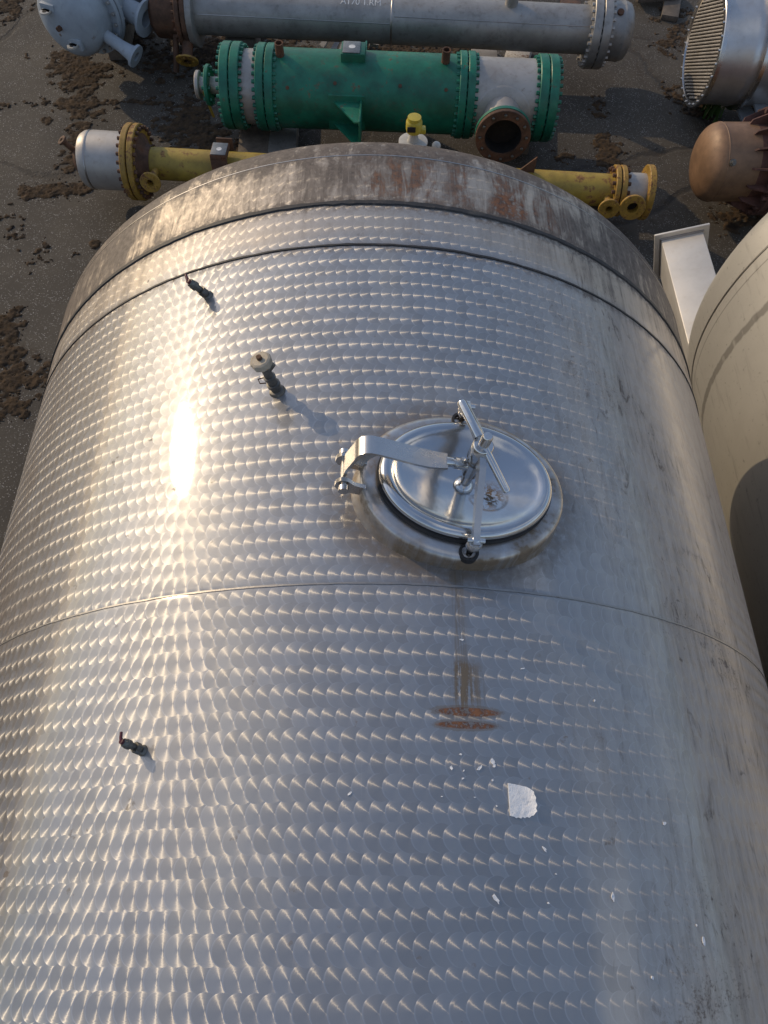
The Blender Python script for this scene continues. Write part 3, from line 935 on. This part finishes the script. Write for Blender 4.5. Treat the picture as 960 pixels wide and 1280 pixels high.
for q_ in range(8):
    for k in range(40): pf.append((q_ * 40 + k, q_ * 40 + (k + 1) % 40, q_ * 40 + 40 + (k + 1) % 40, q_ * 40 + 40 + k))
obj('reinforcing_pad', (pv, pf), M['palesteel'], bn, 60)
# nameplate bracket on top
s0, s1 = G.st(428), G.st(457)
nb_ = obj('nameplate_bracket', [box((s0, -.09, z + .27), (s1, .10, z + .375), .006)], M['green'], G.t, 30)
obj('nameplate', box((s0 + .015, -.082, z + .376), (s1 - .045, .088, z + .384), .003), M['plate'], nb_, 30)
obj('badge', zlw([(z + .384, .028), (z + .3855, .028), (z + .3855, 0)], 20), M['chalk'], nb_, 30, loc=((s0 + s1) / 2 - .01, .005, 0))
# support lugs, one towards the tank, one behind
for sg in (-1, 1):
    s0, s1 = G.st(418), G.st(455)
    ya, yb = sg * .27, sg * .60
    lug = obj('support_lug', box((s0 - .03, min(sg * .22, sg * .30), z - .17), (s1 + .02, max(sg * .22, sg * .30), z + .14), .004), M['green'], G.t, 30)
    obj('base_plate', box((s1 - .016, min(ya, yb), z - .15), (s1, max(ya, yb), z + .11), .003), M['greenf'], lug, 30)
    for zz_ in (-.13, .075):
        tri = [(s0, sg * .28), (s1 - .016, sg * .28), (s1 - .016, sg * .58), (s1 - .05, sg * .58)]
        obj('gusset', prism(tri, z + zz_, z + zz_ + .014), M['green'], lug, 20)
stuff(obj('plugs', [xf(lathe([(.30, 0), (.30, .017), (.322, .015), (.322, 0)], 10), Matrix.Translation((G.st(q), 0, z)) @ Vector((1, 0, 0)).rotation_difference(Vector((0, -math.sin(w), math.cos(w)))).to_matrix().to_4x4()) for q, w in ((365, 1.0), (422, .85), (500, .85), (555, .9))], M['rust'], G.t, 30))
# yellow tag
obj('tag', xf(box((-.012, -.003, -.28), (.012, .003, 0.0)), Matrix.Translation((G.st(258), -.13, z + .02)) @ Matrix.Rotation(.2, 4, 'X') @ Matrix.Rotation(-.12, 4, 'Y')), M['yellow'], G.t, 0)

# ---- long grey heat exchanger behind it
K = Run('heat_exchanger', 'long grey steel heat exchanger with a rusty left end behind the green one', 'heat exchanger', (195, 10), (785, 40), .50)
z = K.zc
K.rev('channel_head', [(192, 0), (192, .20), (197, .245), (203, .25), (228, .25)], M['rust'])
K.flange(227, 240, .315, M['rust'], 24, name='flange')
K.flange(240, 248, .315, M['greysteel'], 24, bolts=False, split=False)
K.rev('shell', [(247, .205), (490, .205), (736, .205)], M['greysteel'], 64)
K.rev('girth_weld', [(489, .205), (489.6, .209), (490.6, .209), (491.2, .205)], M['weld'])
for q, w in ((0, .95), (0, 1.25)):
    t = w
    x0, x1 = (K.st(252), K.st(488)) if w > 1 else (K.st(493), K.st(733))
    obj('long_weld', tube([(x0 + (x1 - x0) * k / 6, -.2045 * math.sin(t), z + .2045 * math.cos(t)) for k in range(7)], .005, 8), M['weld'], K.t)
K.flange(734, 756, .325, M['greysteel'], 28, bmat=M['palesteel'])
K.rev('end_cap', [(755, .25), (772, .25), (774, .256), (777, .25), (782, .235), (786, .19), (788, .1), (788.5, 0)], M['greysteel'])
K.stub('vent_pipe', 635, .05, .06, .15, .42, M['greysteel'])
K.rev('plug_ring', [(748, 0), (748, .01)], M['palesteel'])
K.stub('lifting_eye', 766, .45, .03, .2, .268, M['rust'])
dp = obj('drain_pipe', tube([(K.st(221), -.18, z - .1), (K.st(219), -.30, z - .32), (K.st(217), -.33, z - .42)], .028, 14), M['rust'], K.t)
K.stub('drain_nozzle', 236, R_(125), .05, .2, .48, M['rust'], fl=.11, fmat=M['yellowf'], hole=.03, fw=.02, nb=4)
txt = bpy.data.curves.new('stencil_lettering', 'FONT'); txt.body = 'A170 1.RM'; txt.size = .085; txt.align_x = 'CENTER'; txt.align_y = 'CENTER'
tmp = bpy.data.objects.new('tmp', txt); col.objects.link(tmp)
bpy.context.view_layer.update()
me = bpy.data.meshes.new_from_object(tmp.evaluated_get(bpy.context.evaluated_depsgraph_get()))
bpy.data.objects.remove(tmp)
lx = (K.st(428) + K.st(476)) / 2
tv = [(v.co.x + lx, v.co.y) for v in me.vertices]
tv = [(x, -.207 * math.sin(.42 - y / .207), z + .207 * math.cos(.42 - y / .207)) for x, y in tv]
obj('stencil_lettering', (tv, [tuple(p.vertices) for p in me.polygons]), M['chalk'], K.t, 0)['kind'] = 'stuff'

# ---- yellow heat exchanger, half hidden by the tank
Y = Run('heat_exchanger', 'slim yellow heat exchanger with a grey end cap lying half behind the big tank', 'heat exchanger', (106, 199), (812, 241), .38)
z = Y.zc
Y.rev('end_nozzle', [(97, 0), (97, .10), (101, .12), (103, .07), (108, .07)], M['rust'])
Y.rev('end_cap', [(104, 0), (104, .15), (107, .205), (112, .225), (118, .23), (164, .23)], M['palesteel'])
Y.rev('cap_band', [(116.5, .23), (117, .234), (118.5, .234), (119, .23)], M['weld'])
Y.flange(164, 180, .300, M['yellowf'], 26, bmat=M['rust'])
Y.rev('cone', [(179, .24), (186, .15), (192, .135)], M['rust'])
Y.rev('shell', [(190, .128), (768, .128)], M['yellow'], 48)
Y.flange(763, 777, .20, M['yellowf'], 16, bmat=M['rust'])
Y.rev('end_pipe', [(776, .148), (806, .148)], M['palesteel'])
Y.flange(803, 811, .215, M['yellowf'], 16, rin=.0, bolts=False, split=False)
Y.stub('side_nozzle', 199, R_(82), .032, .08, .31, M['yellowf'], fl=.085, hole=.025, fw=.022, nb=4)
Y.stub('side_nozzle', 757, R_(85), .032, .08, .27, M['yellowf'], fl=.085, hole=.025, fw=.022, nb=4)
Y.stub('side_nozzle', 785, R_(80), .045, .1, .27, M['yellowf'], fl=.105, hole=.045, fw=.025, nb=4)
Y.stub('vent_pipe', 106, R_(10), .022, .1, .235, M['rust'], fl=.042, hole=.012, fw=.02, nb=0, tilt=-.55)
s0, s1 = Y.st(271), Y.st(291)
yb_ = obj('nameplate_bracket', [box((s0, -.145, z - .1), (s1, -.13, z + .18), .002), box((s0, -.145, z + .17), (s1, .02, z + .215), .004), box((s0, .125, z - .1), (s1, .14, z + .18), .002)], M['rust'], Y.t, 30)
obj('nameplate', box((s0 + .006, -.14, z + .216), (s1 - .006, .012, z + .222), .002), M['plate'], yb_, 30)
obj('badge', zlw([(z + .222, .022), (z + .2235, .022), (z + .2235, 0)], 20), M['chalk'], yb_, 30, loc=((s0 + s1) / 2, -.07, 0))
sx = Y.st(655)
obj('support_fin', xzgeo([(sx - .12, z + .08), (sx + .06, z + .08), (sx + .06, z + .27)], -.006, .006), M['rust'], Y.t, 20)

# ---- blue grey vessel, top left
B = Run('pressure_vessel', 'blue grey vessel with a domed end, two lifting lugs and a flared nozzle', 'vessel', (88, 24), (150, 10), .60)
B.ang = R_(66); B.t.rotation_euler.z = B.ang
z = B.zc
dome = [(-.02, 0)]
sA = -.03
B.rev('shell', [(sA + .03, .325), (sA + .22, .325)], M['bluegrey'], px=False)
dome_pr = [(sA + .03 - .16 * math.cos(t) if True else 0, .325 * math.sin(t)) for t in [math.pi / 2 * k / 12 for k in range(13)]]
B.rev('domed_end', dome_pr, M['bluegrey'], px=False, smooth=60)
s_ = sA + .22
B.t['x'] = 0.0; del B.t['x']
def disc2(R0, R1, r): return lathe([(R0, 0), (R0, r - .005), (R0 + .005, r), (R1 - .005, r), (R1, r - .005), (R1, 0)], 48, c=(0, 0, B.zc))
obj('flange', disc2(s_ - .01, s_ + .035, .40), M['bluegrey'], B.t, 35)
obj('flange', disc2(s_ + .045, s_ + .09, .40), M['bluegrey'], B.t, 35)
bolt_ring(s_ + .04, .37, 24, z, B.t, M['greysteel'], .15)
B.rev('rear_shell', [(s_ + .09, .325), (s_ + 1.1, .325), (s_ + 1.2, .25), (s_ + 1.25, 0)], M['bluegrey'], px=False)
def bstub(s0, ang, r0, r1, l0, l1, fl, name):
    d = Vector((0, -math.sin(ang), math.cos(ang)))
    T = Matrix.Translation((s0, 0, z)) @ Vector((1, 0, 0)).rotation_difference(d).to_matrix().to_4x4()
    o = obj(name, xf(lathe([(l0, r0), (l0 + (l1 - l0) * .6, r0), (l0 + (l1 - l0) * .85, (r0 * .6 + r1 * .4)), (l1, r1)], 28), T), M['bluegrey'], B.t, 40)
    obj('flange', xf(lathe([(l1 - .004, r1), (l1 - .004, fl), (l1 + .022, fl), (l1 + .022, r0 * .8), (l1 - .1, r0 * .8), (l1 - .1, 0)], 32), T), M['bluegrey'], o, 35)
    return o
bstub(sA + .11, R_(112), .055, .085, .24, .62, .105, 'nozzle')
bstub(s_ + .26, R_(100), .10, .10, .25, .50, .165, 'nozzle')
for zz_, yy_ in ((.13, .09), (-.13, -.10)):
    rr = math.hypot(zz_, yy_)
    xs = sA + .03 - .16 * math.sqrt(max(0, 1 - (rr / .325) ** 2))
    lug = obj('lifting_lug', [box((-.05, -.045, -.008), (.02, .045, .008), .003), mv(tube([(-.05, .0, -.008), (-.05, .0, .008)], .045, 16), 0, 0, 0)], M['offwhite'], B.t, 30, loc=(xs, yy_, z + zz_))
    obj('lug_hole', tube([(-.055, .0, -.0095), (-.055, .0, .0095)], .019, 14), M['dark'], lug)
    obj('lug_pad', box((-.012, -.075, -.05), (.03, .075, .05), .006), M['bluegrey'], lug, 30)
obj('drain_plug', [lathe([(-.075, 0), (-.075, .022), (-.02, .024), (.02, .03)], 14, c=(sA - .09, -.0, z + .0))], M['rust'], B.t, 35)

# ---- big bare steel exchanger with its tube sheet showing, top right
d0 = at(877, 58, .62)
S = thing('heat_exchanger', 'wide bare steel exchanger showing its round face of tube rows in the top right corner', 'heat exchanger', (d0.x, d0.y, 0), R_(-1))
z = .62; RS = .50
def srev(name, prof, mat, seg=64, smooth=35, parent=None): return obj(name, lathe(prof, seg, c=(0, 0, z)), mat, parent or S, smooth)
srev('tube_sheet_flange', [(.02, RS - .055), (0, RS - .05), (0, RS - .006), (.006, RS), (.04, RS), (.04, RS - .05)], M['steel'])
ts = srev('tube_sheet', [(.022, RS - .05), (.022, 0)], M['dark'])
nrow = 31
for k in range(nrow):
    h = -RS + .085 + (2 * RS - .17) * k / (nrow - 1)
    w = math.sqrt(max(0, (RS - .072) ** 2 - h * h))
    if w < .05: continue
    ca, sa = math.cos(R_(-31)), math.sin(R_(-31))
    obj('tube_row', tube([(.018, -w * ca - h * sa, z - w * sa + h * ca), (.018, w * ca - h * sa, z + w * sa + h * ca)], .009, 8), M['palesteel'], ts, 40)
stuff(obj('bolts', [lathe([(-.012, 0), (-.012, .009), (.0, .010), (.01, 0)], 6, c=(0, (RS - .028) * math.cos(k * math.pi / 14), z + (RS - .028) * math.sin(k * math.pi / 14))) for k in range(28)], M['polish'], S, 30))
srev('shell', [(.04, RS - .03), (.26, RS - .03), (.30, RS - .02), (.34, RS - .02), (.38, RS - .03), (1.9, RS - .03)], M['whitesteel'], 72)
srev('stiffening_ring', [(.39, RS - .03), (.395, RS + .012), (.43, RS + .012), (.435, RS - .03)], M['steel'])
def sstub(s0, ang, r, l0, l1, fl, mat):
    d = Vector((0, -math.sin(ang), math.cos(ang)))
    T = Matrix.Translation((s0, 0, z)) @ Vector((1, 0, 0)).rotation_difference(d).to_matrix().to_4x4()
    o = obj('nozzle', xf(lathe([(l0, r), (l1, r)], 40), T), mat, S, 35)
    obj('flange', xf(lathe([(l1 - .035, r), (l1 - .035, fl), (l1, fl), (l1, r + .01), (l1 + .004, r), (l1 + .004, r - .012), (l1 - .2, r - .015), (l1 - .2, 0)], 48), T), M['steel'], o, 35)
    stuff(obj('bolt_holes', [xf(lathe([(l1 + .0015, .011), (l1 + .0015, 0)], 10, c=(0, (fl + r) / 2 * math.cos(k * math.pi / 8), (fl + r) / 2 * math.sin(k * math.pi / 8))), T) for k in range(16)], M['dark'], o, 0))
sstub(.92, R_(42), .19, .3, .66, .275, M['whitesteel'])

# ---- tan vessel with ribbed rusty flange at the right edge
N = Run('pressure_vessel', 'tan domed vessel with a red brown ribbed flange at the right edge', 'vessel', (872, 203), (960, 203), .50)
z = N.zc
q0 = N.st(891)
RN = .305
N.rev('shell', [(q0, RN), (q0 + .27, RN)], M['brown'], px=False, seg=64)
N.rev('domed_end', [(q0 - .145 * math.cos(t), RN * math.sin(t) ** .8) for t in [math.pi / 2 * k / 14 for k in range(15)]], M['brown'], px=False, smooth=60, seg=64)
N.rev('weld_seam', [(q0 - .004, RN), (q0, RN + .003), (q0 + .006, RN + .003), (q0 + .01, RN)], M['brown'], px=False)
N.rev('neck', [(q0 + .27, RN), (q0 + .52, RN)], M['rustred'], px=False)
s1 = q0 + .38
N.rev('flange', [(s1, RN), (s1, RN + .11), (s1 + .05, RN + .11), (s1 + .05, RN)], M['rustred'], px=False)
N.rev('flange', [(s1 + .06, RN), (s1 + .06, RN + .11), (s1 + .11, RN + .11), (s1 + .11, 0)], M['rustred'], px=False)
N.rev('rear_shell', [(s1 + .11, RN), (s1 + 1.3, RN), (s1 + 1.4, 0)], M['brown'], px=False)
bolt_ring(s1 + .055, RN + .08, 20, z, N.t, M['rustred'], .19, hexr=.02)
for k in range(14):
    t = 2 * math.pi * k / 14 + .2
    g_ = xzgeo([(q0 + .20, RN - .005), (q0 + .22, RN + .035), (s1, RN + .10), (s1, RN - .005)], -.007, .007)
    obj('rib', xf(g_, Matrix.Translation((0, 0, z)) @ Matrix.Rotation(t, 4, 'X')), M['rustred'], N.t, 20)
d = Vector((0, -math.sin(.95), math.cos(.95)))
obj('drain_plug', xf(lathe([(RN - .02, .028), (RN + .012, .028), (RN + .015, .016), (RN + .035, .016), (RN + .035, 0)], 16), Matrix.Translation((q0 + .03, 0, z)) @ Vector((1, 0, 0)).rotation_difference(d).to_matrix().to_4x4()), M['brass'], N.t, 35)


# ------------------------------------------------------------------ loose things on the ground
def block(name, label, cat, a, b, w, h, mat, group=None, z0=0.0, bev=.006):
    """beam lying on the ground from photo point a to b (both on its top)"""
    A, B_ = at(*a, z0 + h), at(*b, z0 + h)
    d = B_ - A; L = d.length
    o = obj(name, box((-L / 2, -w / 2, 0), (L / 2, w / 2, h), bev), mat, None, 30)
    o.location = ((A.x + B_.x) / 2, (A.y + B_.y) / 2, z0); o.rotation_euler = (0, 0, math.atan2(d.y, d.x))
    return tag(o, label, cat, group)
block('timber_block', 'peeling white timber block under the grey exchanger near its right end', 'timber block', (641, 88), (655, 40), .24, .20, M['whitewood'])
block('timber_block', 'dirty brown board lying under the left end of the green exchanger', 'timber block', (316, 192), (322, 140), .28, .14, M['timber'])
block('timber_block', 'dark grey beam beside the brown board under the green exchanger', 'timber block', (352, 190), (356, 130), .26, .14, M['greysteel'])
block('timber_block', 'flat concrete slab between the green and the grey exchangers', 'concrete slab', (590, 70), (622, 71), .35, .06, M['concrete'])
block('timber_block', 'dark timber under the right end of the green exchanger', 'timber block', (650, 172), (652, 120), .2, .17, M['timber'])
block('steel_channel', 'short pale steel channel lying under the grey exchanger', 'steel bar', (292, 53), (322, 53), .07, .10, M['palesteel'])
block('timber_block', 'dark timber under the left half of the grey exchanger', 'timber block', (300, 50), (304, 10), .3, .28, M['timber'])
block('timber_block', 'timber bearer under the yellow exchanger behind the tank', 'timber block', (250, 250), (250, 190), .2, .24, M['timber'])
block('timber_block', 'timber bearer under the right end of the yellow exchanger', 'timber block', (735, 270), (735, 215), .2, .24, M['timber'])
block('timber_block', 'timber bearer under the domed blue grey vessel', 'timber block', (140, 40), (150, -10), .2, .28, M['timber'])
block('timber_block', 'low bearer under the wide bare steel exchanger', 'timber block', (958, 122), (975, 60), .3, .13, M['timber'])
block('timber_block', 'bearer beneath the tan domed vessel', 'timber block', (955, 240), (950, 190), .2, .19, M['timber'])
p = at(425, 68, 0.1)
for i, (px, dx, w, l, rz) in enumerate(((428, 0, .035, .55, 1.35), (437, 0, .03, .6, 1.42), (446, 0, .04, .5, 1.5), (456, 0, .03, .5, 1.62), (470, 0, .045, .35, 1.75), (418, 0, .03, .5, 1.25))):
    q = at(px - 6, 60, .06)
    o = obj('wood_splinter', prism([(-l / 2, -w), (l / 2, -w * .2), (l / 2 - .05, w * .3), (-l / 2 + .03, w)], 0, .03), M['palewood'], None, 20)
    o.location = (q.x, q.y, .10 + .012 * i); o.rotation_euler = (.1, .05, rz)
    tag(o, ('second split pale wood strip from the left between the exchangers', 'third split pale wood strip from the left between the exchangers', 'fourth split pale wood strip from the left between the exchangers', 'fifth split pale wood strip from the left between the exchangers', 'rightmost and shortest split pale wood strip between the exchangers', 'leftmost split pale wood strip between the exchangers')[i], 'wood strip', 'split wood strips')
# rusty bracket with a hole at the top edge
q = at(714, 6, .1)
o = thing('rusty_bracket', 'orange rusty bracket with a round hole near the top edge', 'bracket', (q.x, q.y, 0), -.05)
obj('plate', box((-.11, -.10, .0), (.11, .10, .10), .005), M['rust'], o, 30)
obj('hole', zlw([(.1012, .035), (.1012, 0)], 18), M['dark'], o, 0)
# blue grey plates by the tan vessel
for (pts, h, lab) in ((((938, 116), (965, 114), (965, 150), (950, 152)), .30, 'upper blue grey steel plate leaning out above the tan vessel'),
                      (((920, 133), (938, 132), (952, 156), (932, 160)), .18, 'lower blue grey steel plate tucked under the upper one')):
    W = [at(x, y, h) for x, y in pts]
    cx = sum(w.x for w in W) / 4; cy = sum(w.y for w in W) / 4
    o = obj('steel_plate', prism([(w.x - cx, w.y - cy) for w in W][::-1], 0, .02), M['blueplate'], None, 20)
    o.location = (cx, cy, h - .02); tag(o, lab, 'steel plate')
for i, (px, py, l, wd, r, lab) in enumerate(((840, 6, .5, .09, 1.3, 'dark weathered plank end lying at the top edge'), (818, -4, .5, .12, .2, 'second dark plank behind the plank end at the top edge'))):
    q = at(px, py, .05)
    o = obj('plank', box((-l / 2, -wd, 0), (l / 2, wd, .06), .005), M['timber'], None, 30); o.location = (q.x, q.y, .0 + .062 * i); o.rotation_euler = (0, 0, r)
    tag(o, lab, 'plank')
# pebbles of rubble by the splinters
# weed: thin arching blades
wq = at(884, 140, 0)
rw = random.Random(5)
weed = thing('weed', 'green weed growing beside the wide bare steel exchanger', 'weed', (wq.x, wq.y, 0))
gs_ = []
for k in range(46):
    t = rw.uniform(0, 6.28); l = rw.uniform(.12, .36); b = (rw.gauss(0, .05), rw.gauss(0, .09), 0)
    dx, dy = math.cos(t) * l * .35, math.sin(t) * l * .35
    w = rw.uniform(.006, .014)
    nx, ny = -math.sin(t) * w, math.cos(t) * w
    V = [(b[0] - nx, b[1] - ny, 0), (b[0] + nx, b[1] + ny, 0), (b[0] + dx * .4 - nx, b[1] + dy * .4 - ny, l * .6), (b[0] + dx * .4 + nx, b[1] + dy * .4 + ny, l * .6), (b[0] + dx, b[1] + dy, l)]
    gs_.append((V, [(0, 1, 3, 2), (2, 3, 4)]))
stuff(obj('blades', gs_, M['leaf'], weed, 0))

# ------------------------------------------------------------------ moss: lumps gathered along the cracks
rm = random.Random(11)
ico = bmesh.new(); bmesh.ops.create_icosphere(ico, subdivisions=1, radius=1.0)
IV = [v.co.copy() for v in ico.verts]; IF = [tuple(v.index for v in f.verts) for f in ico.faces]; ico.free()
import numpy as np
seeds = []
lumps = []
def lump(p, r):
    sd = Vector((rm.uniform(0, 99), rm.uniform(0, 99), 0)); fl = rm.uniform(.35, .7)
    V = []
    for v in IV:
        k = 1 + .45 * mnoise.noise(v * 1.6 + sd)
        V.append((p.x + v.x * r * k, p.y + v.y * r * k, max(-.004, v.z * r * k * fl + r * .1)))
    lumps.append((V, IF))
def trail(pts, n, sp, r0, r1):
    n = int(n * 1.5)
    P = [at(x, y, 0) for x, y in pts]
    L = [0]
    for a_, b_ in zip(P, P[1:]): L.append(L[-1] + (b_ - a_).length)
    for _ in range(n):
        t = rm.uniform(0, L[-1]); i = max(k for k in range(len(L)) if L[k] <= t + 1e-9); i = min(i, len(P) - 2)
        q = P[i].lerp(P[i + 1], (t - L[i]) / max(1e-6, L[i + 1] - L[i]))
        q = q + Vector((rm.gauss(0, sp), rm.gauss(0, sp), 0))
        R = r0 + (r1 - r0) * rm.random() ** 1.8
        seeds.append((q.x, q.y, R * .50 + .012))
        for _k in range(2):
            lump(q + Vector((rm.gauss(0, R), rm.gauss(0, R), 0)), rm.uniform(.004, .012))
trail([(30, 240), (105, 236)], 90, .04, .012, .055)
trail([(88, 215), (98, 180), (104, 150)], 60, .06, .01, .05)
trail([(105, 150), (95, 95), (78, 60)], 110, .10, .012, .07)
trail([(78, 80), (110, 85), (130, 95)], 70, .08, .02, .08)
trail([(0, 20), (22, 0)], 60, .10, .02, .06)
trail([(0, 132), (60, 130), (130, 128), (215, 130)], 40, .03, .008, .03)
trail([(140, 60), (170, 45), (190, 20)], 110, .16, .015, .07)
trail([(190, 72), (240, 75), (300, 58)], 160, .16, .012, .06)
trail([(235, 125), (240, 150), (225, 165), (275, 180)], 170, .13, .012, .06)
trail([(260, 55), (330, 60), (380, 62)], 150, .13, .015, .06)
trail([(455, 62), (520, 65), (585, 66)], 150, .12, .015, .06)
trail([(260, 185), (310, 195)], 60, .08, .01, .05)
trail([(753, 170), (765, 195), (760, 205)], 50, .06, .015, .07)
trail([(748, 120), (752, 150)], 16, .04, .01, .03)
trail([(700, 195), (712, 200)], 10, .04, .01, .05)
trail([(835, 8), (850, 30), (840, 60)], 70, .12, .015, .06)
trail([(845, 118), (880, 140)], 60, .10, .01, .05)
trail([(5, 395), (14, 440), (8, 480), (16, 520)], 90, .07, .01, .06)
trail([(0, 260), (40, 300), (55, 330)], 26, .06, .008, .03)
trail([(60, 480), (40, 460)], 30, .10, .01, .05)
trail([(905, 280), (950, 270)], 60, .10, .01, .04)
for x, y, r in ((203, 102, .05), (140, 127, .045), (188, 129, .035), (168, 127, .03), (60, 152, .05), (148, 135, .02), (197, 78, .04), (110, 42, .02), (120, 305, .045), (95, 318, .02), (192, 306, .06), (640, 195, .05), (35, 70, .03)):
    for _ in range(4):
        q = at(x + rm.gauss(0, 3), y + rm.gauss(0, 2), 0); seeds.append((q.x, q.y, r * rm.uniform(.5, .9)))
# one crust of moss: a height field kept only where the tufts stand close enough
ST = .0125
bx0, by0, NX, NY = -5.6, 2.2, 840, 610
fld = np.zeros((NX, NY), np.float32)
for sx_, sy_, R in seeds:
    ix, iy = int((sx_ - bx0) / ST), int((sy_ - by0) / ST); w = int(R * 2.6 / ST) + 2
    a0, a1, b0, b1 = max(0, ix - w), min(NX, ix + w + 1), max(0, iy - w), min(NY, iy + w + 1)
    if a0 >= a1 or b0 >= b1: continue
    gx = bx0 + np.arange(a0, a1) * ST - sx_; gy = by0 + np.arange(b0, b1) * ST - sy_
    fld[a0:a1, b0:b1] += np.exp(-(gx[:, None] ** 2 + gy[None, :] ** 2) / (R * R))
vid = {}; mvs = []
for ix, iy in zip(*np.nonzero(fld > .12)):
    x_, y_ = bx0 + ix * ST, by0 + iy * ST
    n_ = mnoise.noise(Vector((x_ * 26, y_ * 26, 0))); n2_ = mnoise.noise(Vector((x_ * 70, y_ * 70, 3)))
    h = min(1.0, float(fld[ix, iy])) - .40 + n_ * .55 + n2_ * .35
    vid[(ix, iy)] = len(mvs)
    mvs.append((x_ + mnoise.noise(Vector((x_ * 40, y_ * 40, 9))) * .012, y_ + mnoise.noise(Vector((x_ * 40, y_ * 40, 19))) * .012,
                -.006 + max(-.004, min(.018, h * .015)) + (.012 * rm.random() if h > 0 else 0)))
mfs = []
for (ix, iy), a_ in vid.items():
    q_ = (a_, vid.get((ix + 1, iy)), vid.get((ix + 1, iy + 1)), vid.get((ix, iy + 1)))
    if None not in q_ and max(mvs[t_][2] for t_ in q_) > 0: mfs.append(q_)
lumps.append((mvs, mfs))
moss = obj('moss_clumps', lumps, M['moss'], None, 80)
tag(moss, 'dry brown moss clumps growing along the cracks of the asphalt', 'moss', kind='stuff')
